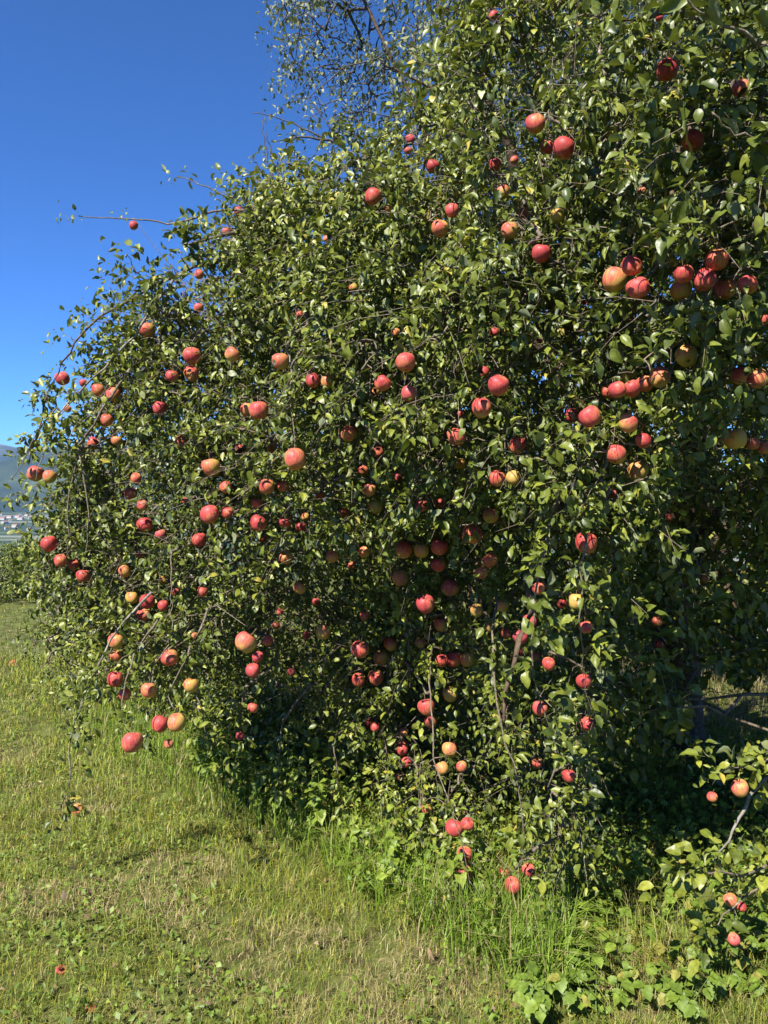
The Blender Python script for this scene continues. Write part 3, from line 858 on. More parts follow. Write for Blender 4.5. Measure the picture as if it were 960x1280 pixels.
for i in pick:
    me = LV[int(np.clip(VAR[i] / 0.92 * 24, 0, 23))]
    side = np.cross(N[i], DV[i]); up = np.cross(DV[i], side); L = LEAFL[i]
    m4 = Matrix([[DV[i][r] * L, side[r] * L, up[r] * L, B[i][r]] for r in range(3)] + [[0, 0, 0, 1]])
    o = bpy.data.objects.new("leaf", me); COL.objects.link(o)
    o.parent = tree
    o.matrix_parent_inverse = Matrix.Translation(tree.location).inverted()
    o.matrix_basis = m4
px, py, dd = proj(B)
inner = (dd > D(px, py) + 0.45) | (px < -20) | (px > 985) | (py < -25)
midd = (dd > D(px, py) + 0.06) & ~inner
for nm, sel, tm in (("crown", rest & ~inner & ~midd, LT_MID), ("crown", rest & midd, LT_TWO), ("inner_foliage", rest & inner, LT_LOW)):
    child(add_obj(nm, leaves_mesh(nm, B[sel], DV[sel], N[sel], LEAFL[sel], VAR[sel], tm), M['leaf'], kind="stuff"), tree)

# woody skeleton joining every twig and fruit stalk to the limbs
AP_TOP = AP_POS + np.array([0, 0, 1.0]) * (AP_R * 1.0 + 0.022)[:, None]
targets = np.concatenate([ALLTW, AP_TOP])
d2 = np.array([np.min(((NODES - p) ** 2).sum(1)) for p in targets])
order = np.argsort(d2)
nodes = np.concatenate([NODES, np.zeros((len(targets), 3))]); cnt = len(NODES)
parent_of = {}; weight = np.zeros(len(nodes)); idx_of = {}
for i in order:
    p = targets[i]
    j = int(np.argmin(((nodes[:cnt] - p) ** 2).sum(1)))
    nodes[cnt] = p; parent_of[cnt] = j; idx_of[i] = cnt; cnt += 1
for k in range(cnt - 1, len(NODES) - 1, -1):
    weight[k] += 1
    weight[parent_of[k]] += weight[k]
AP_X, AP_Y, AP_D = proj(AP_POS)
def hits_fruit(a, b, frac=0.92):
    ab = b - a
    t_ = np.clip(((AP_POS - a) @ ab) / max(ab @ ab, 1e-9), 0, 1)
    if (np.linalg.norm(a + t_[:, None] * ab - AP_POS, axis=1) < AP_R * frac).any(): return True
    sx, sy, sd = proj(a + np.linspace(0, 1, 5)[:, None] * ab)      # twigs seldom cross the face of a fruit
    near = (np.hypot(sx[:, None] - AP_X, sy[:, None] - AP_Y) < 0.85 * AP_R * F / AP_D) & (sd[:, None] < AP_D)
    return bool(near.any()) and ab @ ab < 0.16
row_of = {v_: k_ for k_, v_ in idx_of.items()}
for k in range(len(NODES), cnt):
    a, b = nodes[parent_of[k]], nodes[k]
    L = np.linalg.norm(b - a)
    if L < 1e-4 or hits_fruit(a, b): continue
    if big <= row_of[k] < len(ALLTW):
        r = min(0.0013 * math.sqrt(weight[k]) + 0.0005, 0.008)
        v, q, t = tube(np.array([a, b]), [r * 1.15, r * 0.9], 3, False)
        bag_tw.add(v, q, t); continue
    m1 = a + (b - a) * 0.5 + rng.normal(0, 0.05 * L, 3) + np.array([0, 0, 0.08 * L])
    r = min(0.0013 * math.sqrt(weight[k]) + 0.0005, 0.008)
    v, q, t = tube(np.array([a, m1, b]), [r * 1.15, r, r * 0.9], 4, False)
    bag_tw.add(v, q, t)
tips = ALLTW + AX * LEN[:, None] + np.array([0, 0, -0.1]) * LEN[:, None]
for a, b in zip(ALLTW[:big], tips[:big]):
    if hits_fruit(a, b, 1.0): continue
    v, q, t = tube(np.array([a, (a + b) / 2 + np.array([0, 0, 0.012]), b]), [.0019, .0015, .0009], 3, False)
    bag_tw.add(v, q, t)
child(add_obj("twigs", bag_tw.mesh("twigs"), M['twig'], kind="stuff"), tree)

# ------------------------------------------------------------------ apples
def apple_mesh(seed):
    rs = np.random.default_rng(seed)
    ns, nv = 26, 15
    th = np.linspace(0.0, np.pi, nv)
    h = rs.uniform(0.90, 1.04)
    taper = rs.uniform(0.03, 0.13)
    rows = []
    for k, a in enumerate(th):
        rad = math.sin(a) ** 0.86 * (1 + taper * math.cos(a))
        z = math.cos(a) * h
        z -= 0.34 * math.exp(-(rad / 0.30) ** 2) * (1 if a < 1.57 else 0)
        z += 0.24 * math.exp(-(rad / 0.24) ** 2) * (1 if a > 1.57 else 0)
        rows.append((rad, z))
    v = []
    ph = rs.uniform(0, 6.28)
    sk = rs.normal(0, 0.05, 2)
    for k, (rad, z) in enumerate(rows):
        for j in range(ns):
            p = j / ns * 2 * math.pi
            low = max(0, -z)
            w = 1 + 0.04 * math.cos(5 * p + ph) * low + 0.035 * math.cos(2 * p + ph) + 0.05 * math.cos(p - ph) * (z + 0.3) + 0.02 * math.cos(3 * p + 2 * ph)
            v.append((rad * w * math.cos(p) + sk[0] * z, rad * w * math.sin(p) + sk[1] * z, z))
    i = np.arange(nv - 1)[:, None] * ns; j = np.arange(ns)[None]; k = (j + 1) % ns
    q = np.stack([i + j, i + ns + j, i + ns + k, i + k], -1).reshape(-1, 4)
    me = make_mesh("apple", np.array(v), q)
    me.materials.append(M['apple'])
    return me
AM = [apple_mesh(k) for k in range(10)]
def stem_mesh():
    v, q, t = tube(np.array([(0, 0, 0.62), (0.02, 0.0, 0.9), (0.05, 0.02, 1.2), (0.06, 0.03, 1.55)]), [0.05, 0.04, 0.04, 0.055], 6)
    me = make_mesh("stem", v, q, t); me.materials.append(M['stem']); return me
def calyx_mesh():
    b = Bag()
    for k in range(5):
        a = k / 5 * 6.283
        c, s_ = math.cos(a), math.sin(a)
        pts = np.array([(0.05 * c - 0.05 * s_, 0.05 * s_ + 0.05 * c, -0.70), (0.05 * c + 0.05 * s_, 0.05 * s_ - 0.05 * c, -0.70), (0.15 * c, 0.15 * s_, -0.90)])
        b.add(np.vstack([pts, pts + np.array([[0, 0, 0.02]])]), None, np.array([[0, 1, 2], [5, 4, 3], [0, 3, 4], [0, 4, 1], [1, 4, 5], [1, 5, 2], [2, 5, 3], [2, 3, 0]]))
    me = b.mesh("calyx"); me.materials.append(M['calyx']); return me
STEM, CALYX = stem_mesh(), calyx_mesh()

LOOK = {'r': "ripe red apple", 'p': "pinkish red apple", 'o': "orange-red apple", 'y': "yellow-green apple",
        'R': "shaded dark red apple", 'O': "shaded orange-brown apple", 'Y': "shaded yellow-green apple"}
GROUP = {'r': "ripe red apples", 'p': "pinkish apples", 'o': "orange-red apples", 'y': "yellow apples", 'R': "shaded red apples", 'O': "shaded orange apples", 'Y': "shaded yellow-green apples"}
ZONES = [   # first match wins
    ("on the drooping sprig in front of the dark hollow", [(870, 930), (960, 930), (960, 1200), (870, 1200)]),
    ("deep in the dark hollow beside the trunk", [(780, 630), (960, 630), (960, 900), (780, 900)]),
    ("on the hanging bough's lowest tip above the grass", [(490, 985), (700, 985), (700, 1150), (490, 1150)]),
    ("on the lower half of the hanging bough above the weeds", [(490, 860), (760, 860), (760, 985), (490, 985)]),
    ("on the bright leafy spray beside the dark hollow", [(625, 630), (780, 630), (780, 860), (625, 860)]),
    ("in the shaded middle of the hanging bough", [(490, 620), (625, 620), (625, 860), (490, 860)]),
    ("in the string of fruit below the lichened branch", [(838, 310), (960, 310), (960, 380), (838, 380)]),
    ("in the heavy bunch hanging below the tight trio of apples", [(700, 460), (840, 460), (840, 630), (700, 630)]),
    ("over the dark hollow beyond the heavy bunch", [(840, 380), (960, 380), (960, 630), (840, 630)]),
    ("up beside the yellow lichened branch", [(790, 0), (960, 0), (960, 310), (790, 310)]),
    ("on the crown's upper flank below the small-leaved tree", [(380, 0), (600, 0), (600, 310), (380, 310)]),
    ("high among the upper boughs near the dark bare limb", [(600, 0), (790, 0), (790, 330), (600, 330)]),
    ("on the long bare shoot against the blue sky", [(90, 255), (275, 255), (275, 320), (90, 320)]),
    ("along the arching outer bough against the sky", [(30, 255), (310, 255), (310, 400), (170, 470), (160, 535), (30, 535)]),
    ("on the trailing twigs before the distant mountains", [(30, 535), (155, 535), (155, 740), (30, 740)]),
    ("on the lowest twigs hanging over the sunny grass", [(80, 780), (260, 780), (260, 945), (80, 945)]),
    ("low among the dark foliage above the nettles", [(260, 780), (490, 780), (490, 945), (260, 945)]),
    ("in the sunny outer curtain of drooping twigs", [(150, 400), (345, 400), (345, 780), (150, 780)]),
    ("in the middle of the leafy crown front", [(345, 310), (560, 310), (560, 650), (345, 650)]),
    ("in the bright bunch at the centre of the crown", [(560, 400), (700, 400), (700, 630), (560, 630)]),
    ("in the shady fold between curtain and hanging bough", [(345, 630), (490, 630), (490, 800), (345, 800)]),
]
SPECIAL = {
    (790, 332): "red apple showing its calyx end, uppermost of a tight trio",
    (768, 350): "large round orange-red apple in front of a tight trio",
    (798, 360): "red apple with a leaf across it, lowest of a tight trio",
    (676, 317): "single red apple beside a short pale bare stick",
    (926, 111): "single half lit peach-coloured apple above the big pale leaves",
    (834, 87): "dark red apple in deep shade above the upright leafy shoot",
    (866, 176): "red apple dappled with leaf shadow on top of the lichened branch",
    (705, 185): "largest red apple of three below the high upper boughs",
    (669, 155): "red apple hanging just above two others on the upper boughs",
    (896, 325): "two-toned orange and yellow apple topping the string of fruit",
    (720, 752): "bright yellow-green apple standing out on the spray beside the hollow",
    (596, 763): "small bright yellow apple in the shaded middle of the bough",
    (642, 597): "yellow-green apple touching a bright red one at the crown's centre",
    (622, 598): "bright red apple touching a yellow-green one at the crown's centre",
    (821, 777): "small lone peach-coloured apple catching light deep in the hollow",
    (733, 679): "large dark red apple with a lit lower edge on the leafy spray",
    (770, 568): "red apple lit from above, lowest red one of the heavy bunch",
    (797, 589): "dull olive-yellow apple at the very bottom of the heavy bunch",
    (167, 282): "small lone red apple under the long shoot against the blue sky",
    (184, 413): "single red apple hanging below the arching bough near the sky",
    (78, 473): "dark red apple at the outer end of the arching bough",
    (369, 574): "large orange-red apple facing the sun in the middle curtain",
    (323, 513): "large orange apple with a shaded one tucked behind it",
    (351, 452): "orange and green apple beside a hanging bare lichened twig",
    (307, 803): "large two-toned orange and yellow apple low on the curtain",
    (165, 928): "dark red apple with a lit patch hanging lowest over the grass",
    (221, 903): "orange-brown apple beside a dark one low over the grass",
    (200, 905): "dark shaded apple pressed against an orange-brown one over the grass",
    (61, 680): "round pinkish red apple at the end of the outermost trailing twig",
    (104, 720): "red apple at the tip of the longest trailing twig",
    (641, 1107): "glossy bright red apple at the tip of the hanging bough",
    (568, 1035): "large dark red apple with a small bright one against it",
    (527, 1094): "small red apple touching the tall grass beside the hanging bough",
    (917, 1174): "small pink apple hanging lowest on the sprig over broad weeds",
    (925, 985): "orange apple under a bright leaf at the top of the sprig",
    (570, 546): "orange-red apple below a tiny fruitlet on a forked stalk",
    (575, 518): "tiny red fruitlet on a forked stalk above an orange-red apple",
    (662, 777): "pink apple sitting directly on top of another pink apple",
    (650, 796): "pink apple hanging directly under another pink apple",
    (948, 473): "peach-orange apple with a leaf over it beside a dark one",
    (466, 246): "single round red apple on the crown's upper flank near sky",
    (550, 286): "orange-brown apple just below a pink one on the upper flank",
    (565, 263): "pink apple just above an orange-brown one on the upper flank",
    (507, 453): "large orange-red apple above a red and a pink one",
    (511, 492): "smooth pink apple below a large orange-red one",
}
for i, (pos, size, c, x, y, d) in enumerate(ap):
    lab = SPECIAL.get((int(x), int(y)))
    if not lab:
        zone = next((z for z, poly in ZONES if inpoly(np.array([x]), np.array([y]), poly)[0]), "among the leaves of the crown")
        lab = ("small " if d <= 12 else "") + LOOK[c] + " " + zone
    o = bpy.data.objects.new("apple", AM[i % len(AM)])
    COL.objects.link(o)
    o.location = pos
    sc_ = size * 0.5 / 1.02
    o.scale = (sc_, sc_, sc_)
    tilt = random.gauss(0, 0.30), random.gauss(0, 0.30)
    o.rotation_euler = (tilt[0], tilt[1], random.uniform(-0.7, 0.7))
    if (int(x), int(y)) == (790, 332): o.rotation_euler = (-1.25, 0.25, 0.2)
    if (int(x), int(y)) in ((858, 445), (825, 472), (602, 510)): o.rotation_euler = (-0.85, 0.2, 0.1)
    bl = {'r': 0.60, 'p': 0.62, 'o': 0.38, 'y': 0.0, 'R': 0.52, 'O': 0.30, 'Y': 0.06}[c] + random.uniform(-0.13, 0.15)
    o.color = (bl, 1.0 if c == 'p' else random.uniform(0, 0.45), 0, 1)
    o["label"] = lab
    o["category"] = "apple"
    o["group"] = ("small " if d <= 12 else "") + GROUP[c] + " on the tree"
    for nm, me in (("stem", STEM), ("calyx", CALYX)):
        ch = bpy.data.objects.new(nm, me); COL.objects.link(ch); ch.parent = o

# ------------------------------------------------------------------ trees behind
def simple_tree(name, label, base, twp, size, nleaf, matl, tl, r0, wr=0.27, lo=True, group=None):
    base = np.array([base[0], base[1], float(ground_z(base[0], base[1]))])
    e = empty(name, base, label=label, category="tree")
    if group: e["group"] = group
    top = twp.mean(0)
    h = top[2] - base[2]
    tp = smooth_path([base - [0, 0, .1], base + [0.05, 0, 0.3 * h], base * 0.6 + top * 0.4 + [0, 0, 0.1 * h], top], 14, 0.02)
    v, q, t = tube(tp, np.linspace(r0, r0 * 0.35, 14), 10)
    child(add_obj("trunk", make_mesh("trunk", v, q, t), M['bark']), e)
    nodes = [tp[4:]]
    km = twp[rng.choice(len(twp), 9, replace=False)]
    for k in km:
        st = tp[rng.integers(4, 11)]
        pth = smooth_path([st, (st + k) / 2 + [0, 0, 0.05 * h], k], 12, 0.006)
        v, q, t = tube(pth, np.linspace(r0 * 0.28, 0.006, 12), 7)
        child(add_obj("limb", make_mesh("limb", v, q, t), M['bark']), e)
        nodes.append(pth)
    base_nodes = np.concatenate(nodes)
    allp = np.concatenate([base_nodes, np.zeros_like(twp)]); cnt = len(base_nodes)
    dd = np.array([np.min(((base_nodes - p) ** 2).sum(1)) for p in twp])
    par = {}; w = np.zeros(len(allp))
    for i in np.argsort(dd):
        j = int(np.argmin(((allp[:cnt] - twp[i]) ** 2).sum(1)))
        allp[cnt] = twp[i]; par[cnt] = j; cnt += 1
    for k in range(cnt - 1, len(base_nodes) - 1, -1):
        w[k] += 1; w[par[k]] += w[k]
    bag = Bag()
    for k in range(len(base_nodes), cnt):
        a, b = allp[par[k]], allp[k]
        L = np.linalg.norm(b - a)
        if L < 1e-4: continue
        r = min(0.0024 * math.sqrt(w[k]) + 0.0012, 0.02)
        v, q, t = tube(np.array([a, (a + b) / 2 + rng.normal(0, .03 * L, 3), b]), [r * 1.1, r, r * .9], 4, False)
        bag.add(v, q, t)
    child(add_obj("twigs", bag.mesh("twigs"), M['dead' if matl == 'leaf_small' else 'twig'], kind="stuff"), e)
    o_ = twp - top; ax = norm(norm(o_) * 0.7 + [0, 0, -0.15] + rng.normal(0, 0.6, twp.shape))
    b, d, n, L = twig_leaves(twp, ax, rng.uniform(0.6, 1.3, len(twp)) * tl, nleaf, size)
    ok = b[:, 2] > ground_z(b[:, 0], b[:, 1]) + 0.03
    b, d, n, L = b[ok], d[ok], n[ok], L[ok]
    n = norm(n - (n * d).sum(1, keepdims=True) * d)
    var = np.clip(rng.beta(2, 2.4, len(b)) * 0.95 + (fbm(b, 0.8, 2, 13) - 0.5) * 0.4, 0, 1)
    child(add_obj("crown", leaves_mesh("crown", b, d, n, L, var, LT_LOW if lo else LT_MID, wr), M[matl], kind="stuff"), e)
    print(name, len(b))
    return e

def sample_poly(n, poly, depth_fn, thr=0.43, nscale=0.5, seed=1, soft=8):
    xs = [p[0] for p in poly]; ys = [p[1] for p in poly]
    x = rng.uniform(min(xs), max(xs), n); y = rng.uniform(min(ys), max(ys), n)
    ok = inpoly(x + rng.normal(0, soft, n), y + rng.normal(0, soft, n), poly)
    Y = depth_fn(x, y, n)
    p = P(x, y, Y)
    ok &= (fbm(p, nscale, 3, seed) + rng.normal(0, 0.04, n)) > thr
    ok &= p[:, 2] > ground_z(p[:, 0], p[:, 1]) + 0.1
    return p[ok]

# second apple tree further along the row
A2 = [(50, 690), (80, 640), (120, 600), (160, 565), (230, 470), (300, 370), (380, 310), (560, 280), (600, 650), (540, 930), (430, 950), (350, 925), (250, 880), (170, 860), (100, 852), (62, 842), (42, 800), (38, 735)]
tw2 = sample_poly(8800, A2, lambda x, y, n: np.interp(x, [0, 150, 350, 540], [7.0, 6.2, 5.4, 5.2]) + rng.exponential(0.5, n), 0.40, 0.45, 5)
simple_tree("apple_tree", "smaller apple tree behind the drooping curtain, its foliage reaching the mown grass", (-1.6, 7.6), tw2, 0.058, 9, 'leaf', 0.18, 0.1)
# tall small-leaved tree behind
A3 = [(347, 20), (352, 90), (372, 135), (420, 160), (470, 185), (560, 260), (900, 300), (1050, 250), (1050, -260), (352, -260)]
tw3 = sample_poly(9200, A3, lambda x, y, n: 8.4 + rng.uniform(0, 2.0, n), 0.425, 0.8, 15, 9)
simple_tree("broadleaf_tree", "tall small-leaved tree with airy silvery foliage rising behind the apple crown", (1.2, 9.6), tw3, 0.072, 9, 'leaf_small', 0.26, 0.19, 0.28)
# dense tree behind the trunk
A4 = [(430, 340), (560, 230), (700, 150), (1200, -100), (1200, 845), (440, 835)]
tw4 = sample_poly(3800, A4, lambda x, y, n: 8.6 + rng.uniform(0, 1.6, n), 0.33, 0.8, 25, 12)
simple_tree("broadleaf_tree", "dense dark tree closing off the view behind the apple trunk", (4.2, 9.4), tw4, 0.16, 9, 'leaf', 0.35, 0.16, 0.42)

def bush(px, Y, w, h, label, seed):
    g = P(px, 700, Y); b0 = np.array([g[0], Y, float(ground_z(g[0], Y))])
    e = empty("hedge_bush", b0, label=label, category="bush", group="bushes along the meadow edge")
    n = 420
    a = norm(rng.normal(size=(n, 3))) * (rng.uniform(0.3, 1, n) ** 0.4)[:, None]
    p = b0 + np.array([0, 0, h * 0.48]) + a * np.array([w, w * 0.8, h * 0.52])
    p = p[fbm(p, 0.7, 2, seed) > 0.40]
    b, d, nn, L = twig_leaves(p, norm(a[:len(p)] + [0, 0, 0.3]), np.full(len(p), 0.3), 12, 0.10)
    nn = norm(nn - (nn * d).sum(1, keepdims=True) * d)
    child(add_obj("foliage", leaves_mesh("foliage", b, d, nn, L, rng.beta(2, 3, len(b)), LT_LOW), M['leaf'], kind="stuff"), e)
    bg_ = Bag()
    for k in range(7):
        t_ = p[rng.integers(len(p))]
        v, q, t = tube(smooth_path([b0 + rng.normal(0, .1, 3) * [1, 1, 0] - [0, 0, .1], (b0 + t_) / 2, t_], 8), np.linspace(0.03, 0.006, 8), 5)
        bg_.add(v, q, t)
    child(add_obj("stem", bg_.mesh("stem"), M['bark']), e)
bush(-20, 17.0, 1.5, 1.35, "rounded dark green bush at the far meadow edge", 1)
bush(26, 18.5, 1.3, 1.2, "low dark bush half hidden behind the trailing apple twigs", 2)
bush(-150, 16.5, 1.7, 1.6, "broad bush at the end of the meadow edge row", 3)
bush(80, 19.5, 1.7, 1.5, "taller bush behind the smaller apple tree", 4)

# ------------------------------------------------------------------ village houses far below
def house_mesh(w, l, h):
    v = [(-w, -l, -1), (w, -l, -1), (w, l, -1), (-w, l, -1), (-w, -l, h), (w, -l, h), (w, l, h), (-w, l, h), (0, -l, h * 1.35), (0, l, h * 1.35)]
    wall = make_mesh("wall", np.array(v), np.array([(0, 1, 5, 4), (1, 2, 6, 5), (2, 3, 7, 6), (3, 0, 4, 7)]), np.array([(4, 5, 8), (6, 7, 9)]), smooth=False)
    e = 0.6
    rv = [(-w - e, -l - e, h - .3), (0, -l - e, h * 1.35 + .3), (0, l + e, h * 1.35 + .3), (-w - e, l + e, h - .3), (w + e, -l - e, h - .3), (w + e, l + e, h - .3)]
    rv = rv + [(a, b, c + 0.4) for a, b, c in rv]
    roof = make_mesh("roof", np.array(rv), np.array([(0, 3, 2, 1), (1, 2, 5, 4), (6, 7, 8, 9), (7, 10, 11, 8), (0, 6, 9, 3), (4, 5, 11, 10), (0, 1, 7, 6), (1, 4, 10, 7), (3, 9, 8, 2), (2, 8, 11, 5)]), smooth=False)
    return wall, roof
M['plaster'] = plain("house_plaster", (0.42, 0.40, 0.36), 0.9, 0.5)
M['tile'] = plain("house_roof", (0.26, 0.13, 0.08), 0.9, 0.8)
HM = [house_mesh(6, 9, 8), house_mesh(8, 14, 10), house_mesh(5, 7, 7)]
for w, r in HM: w.materials.append(M['plaster']); r.materials.append(M['tile'])
for k in range(28):
    x = random.uniform(-60, 66); Y = random.uniform(3600, 5600)
    g = P(x, 640, Y); z = float(ground_z(g[0], Y))
    e = empty("house", (g[0], Y, z), label="tiny white plastered house in the hazy village down the valley", category="house", group="houses of the village in the valley")
    w, r = HM[k % 3]
    a = bpy.data.objects.new("wall", w); COL.objects.link(a); a.parent = e
    b = bpy.data.objects.new("roof", r); COL.objects.link(b); b.parent = e
    e.rotation_euler = (0, 0, random.uniform(0, 3)); e.scale = (1.3, 1.3, 1.3)

# ------------------------------------------------------------------ grass
def blade_mesh(x, y, h, w, col, lean=0.5):
    n = len(x)
    z = ground_z(x, y) - 0.004
    base = np.stack([x, y, z], -1)
    az = rng.uniform(0, 6.283, n)
    dirh = np.stack([np.cos(az), np.sin(az), 0 * az], -1)
    sd = np.stack([-np.sin(az), np.cos(az), 0 * az], -1)
    tw_ = rng.uniform(-0.9, 0.9, n)[:, None]
    sd = norm(sd + dirh * tw_)
    ln = np.abs(rng.normal(0, lean, n))[:, None]
    up = np.array([0, 0, 1.0])
    H = h[:, None]; W = w[:, None]
    m1 = base + up * H * 0.55 + dirh * H * 0.25 * ln
    tip = base + up * H * np.clip(1 - 0.35 * ln, 0.15, 1) + dirh * H * 0.85 * ln
    v = np.stack([base - sd * W, base + sd * W, m1 + sd * W * 0.8, m1 - sd * W * 0.8, tip], 1)
    i = np.arange(n)[:, None] * 5
    return make_mesh("grass", v.reshape(-1, 3), i + np.array([[0, 1, 2, 3]]), i + np.array([[3, 2, 4]]), col=np.repeat(col, 5, axis=0))

def scatter(n, y0, y1, xpad=80):
    """ground points seen in the picture between two distances"""
    Y = (rng.uniform(0, 1, n) * (y1 ** 0.25 - y0 ** 0.25) + y0 ** 0.25) ** 4
    px = rng.uniform(-xpad, 960 + xpad, n)
    return (px - 480) / F * Y, Y, px

n1 = 148000
gx, gy, gpx = scatter(n1, 2.1, 9.5)
q = np.stack([gx, gy, 0 * gx], -1)
dry = fbm(q, 0.55, 3, 41)                     # straw patches
tall = fbm(q, 0.35, 2, 61)
# edge of the unmown strip along the tree (world line from left back to right front)
ppx, ppy, _ = proj(np.stack([gx, gy, ground_z(gx, gy)], -1))
edge_y = np.interp(ppx, [-100, 60, 230, 330, 430, 560, 680, 800, 1060], [800, 860, 940, 985, 1075, 1165, 1200, 1210, 1230])
rough_ = np.clip((edge_y - ppy) / 40 + 0.6, 0, 1)
h = (0.035 + 0.065 * rng.beta(2, 2.5, n1)) * (0.35 + 1.3 * tall ** 1.3) * (1 + rough_ * (0.7 + 1.7 * rng.uniform(0, 1, n1) ** 2))
green = np.array([[0.225, 0.265, 0.040]]) * rng.uniform(0.4, 1.5, (n1, 1)) * np.stack([rng.uniform(0.75, 1.35, n1), np.ones(n1), rng.uniform(0.7, 1.3, n1)], -1)
straw = np.array([[0.42, 0.34, 0.16]]) * rng.uniform(0.5, 1.25, (n1, 1))
pd = np.clip((dry - 0.55) * 6 + 0.24, 0.10, 0.75) * (1 - 0.75 * rough_)
pd = np.where((gy > 5.8) & (gx > 1.8), 0.85, pd)
isdry = rng.uniform(0, 1, n1) < pd
colr = np.where(isdry[:, None], straw, green)
lean = np.where(isdry, 1.0, 0.45)
h = np.where(isdry, h * 0.85, h)
bare = fbm(q, 0.22, 2, 91)
kp = ~((bare > 0.68) & (rng.uniform(0, 1, n1) < 0.5))
shade = (ppx > 690) & (ppy < 1185)
kp &= ~(shade & (rng.uniform(0, 1, n1) < 0.7))
wd = rng.uniform(0.0007, 0.0017, n1) * np.clip(gy / 3.0, 0.8, 2.6)
add_obj("grass", blade_mesh(gx[kp], gy[kp], h[kp], wd[kp], colr[kp], 1.0), M['grass'],
        kind="stuff", label="short mown meadow grass with dry straw patches in front of the tree", category="grass")
n2 = 30000
gx, gy, gpx = scatter(n2, 9.0, 30.0, 250)
q = np.stack([gx, gy, 0 * gx], -1)
dry = fbm(q, 1.2, 3, 41)
green = np.array([[0.18, 0.235, 0.03]]) * rng.uniform(0.6, 1.3, (n2, 1)); straw = np.array([[0.32, 0.26, 0.12]]) * rng.uniform(0.5, 1.2, (n2, 1))
colr = np.where((rng.uniform(0, 1, n2) < np.clip((dry - .45) * 3 + .2, 0, .8))[:, None], straw, green)
add_obj("grass", blade_mesh(gx, gy, rng.uniform(0.04, 0.09, n2), rng.uniform(0.004, 0.009, n2), colr, 0.6), M['grass'],
        kind="stuff", label="distant meadow grass running down to the bushes", category="grass")
# long grass leaning out along the strip below the tree
n3 = 11500
tpx = 60 + 660 * rng.uniform(0, 1, n3) ** 0.8; te = np.interp(tpx, [60, 230, 330, 430, 560, 680, 800, 1000], [862, 940, 985, 1050, 1135, 1190, 1205, 1225]) + rng.normal(0, 28, n3)
Yg = 1.6 * F / (te - 661)
gx = (tpx - 480) / F * Yg
green = np.array([[0.17, 0.26, 0.028]]) * rng.uniform(0.6, 1.3, (n3, 1))
colr = np.where(rng.uniform(0, 1, (n3, 1)) < 0.12, np.array([[0.36, 0.29, 0.14]]), green)
add_obj("grass", blade_mesh(gx, Yg, rng.uniform(0.08, 0.28, n3), rng.uniform(0.0016, 0.0032, n3), colr, 0.8), M['grass'],
        kind="stuff", label="long unmown grass leaning out from under the tree", category="grass")

# clover patches and old leaves between the blades
hx_, hy_, _ = scatter(5200, 2.2, 8.0)
q = np.stack([hx_, hy_, 0 * hx_], -1)
k = (fbm(q, 0.5, 2, 101) > 0.54)
pp = np.stack([hx_, hy_, ground_z(hx_, hy_) + rng.uniform(0.01, 0.035, len(hx_))], -1)[k]
b, d, n, L = twig_leaves(pp, norm(rng.normal(0, .6, pp.shape) + [0, 0, .6]), np.full(len(pp), .02), 3, .026, droop=0.0)
n = norm(n - (n * d).sum(1, keepdims=True) * d)
add_obj("meadow_herbs", leaves_mesh("meadow_herbs", b, d, n, L, rng.beta(1.5, 3, len(b)), LT_LOW, .36), M['weed'], kind="stuff",
        label="small clover-like herbs growing in patches through the mown grass", category="herbs")
lx_, ly_, _ = scatter(320, 2.2, 7.0)
pp = np.stack([lx_, ly_, ground_z(lx_, ly_) + rng.uniform(0.012, 0.035, len(lx_))], -1)
b, d, n, L = twig_leaves(pp, norm(rng.normal(0, 1, pp.shape)), np.full(len(pp), .01), 1, .04, droop=0.0)
n = norm(n - (n * d).sum(1, keepdims=True) * d)
M['litter'] = leaf_mat("dead_leaf", [(0.0, (0.09, 0.055, 0.03)), (0.6, (0.2, 0.13, 0.07)), (1.0, (0.33, 0.25, 0.14))], (0.2, 0.15, 0.1), (0.2, 0.12, 0.04), rough=0.8, tmix=0.1)
add_obj("leaf_litter", leaves_mesh("leaf_litter", b, d, n, L, rng.uniform(0, 1, len(b)), LT_LOW), M['litter'], kind="stuff",
        label="scattered withered brown leaves lying in the mown grass", category="leaves")

# ------------------------------------------------------------------ weeds
def weed_leaf(seed, lobes, wid=0.40):
    rs = np.random.default_rng(seed)
    ns, nc = 7, 5
    us = np.linspace(0, 1, ns + 2)[1:-1]
    prof = np.sin(np.pi * us ** (0.6 if lobes == 1.0 else 0.85)) ** (0.9 if lobes == 1.0 else 0.6)
    pts = [(0, 0, 0)]
    kap, fold = rs.uniform(0.2, 1.1), rs.uniform(0.1, 0.4)
    for i, (u, w) in enumerate(zip(us, prof)):
        ww = w * (1 + (0.10 if i % 2 else -0.07) * lobes)
        for v in np.linspace(-1, 1, nc):
            z = -kap * u * u * 0.5 + abs(v) * ww * fold * 0.4 + 0.02 * rs.normal() + 0.03 * math.sin(9 * u) * abs(v)
            pts.append((u - 0.04 * abs(v), v * ww * wid, z))
    pts.append((1, 0, -kap * 0.5))
    q, t = [], []
    idx = lambda s, c: 1 + s * nc + c
    for s in range(ns - 1):
        for c in range(nc - 1): q.append((idx(s, c), idx(s + 1, c), idx(s + 1, c + 1), idx(s, c + 1)))
    for c in range(nc - 1):
        t.append((0, idx(0, c), idx(0, c + 1))); t.append((idx(ns - 1, c + 1), idx(ns - 1, c), len(pts) - 1))
    var = np.full(len(pts), rs.uniform(0.1, 0.9) if seed % 9 else 0.99)
    me = make_mesh("leaf", np.array(pts), np.array(q), np.array(t), var=var)
    me.materials.append(M['weed'])
    return me
NET = [weed_leaf(k, 1.0) for k in range(8)]
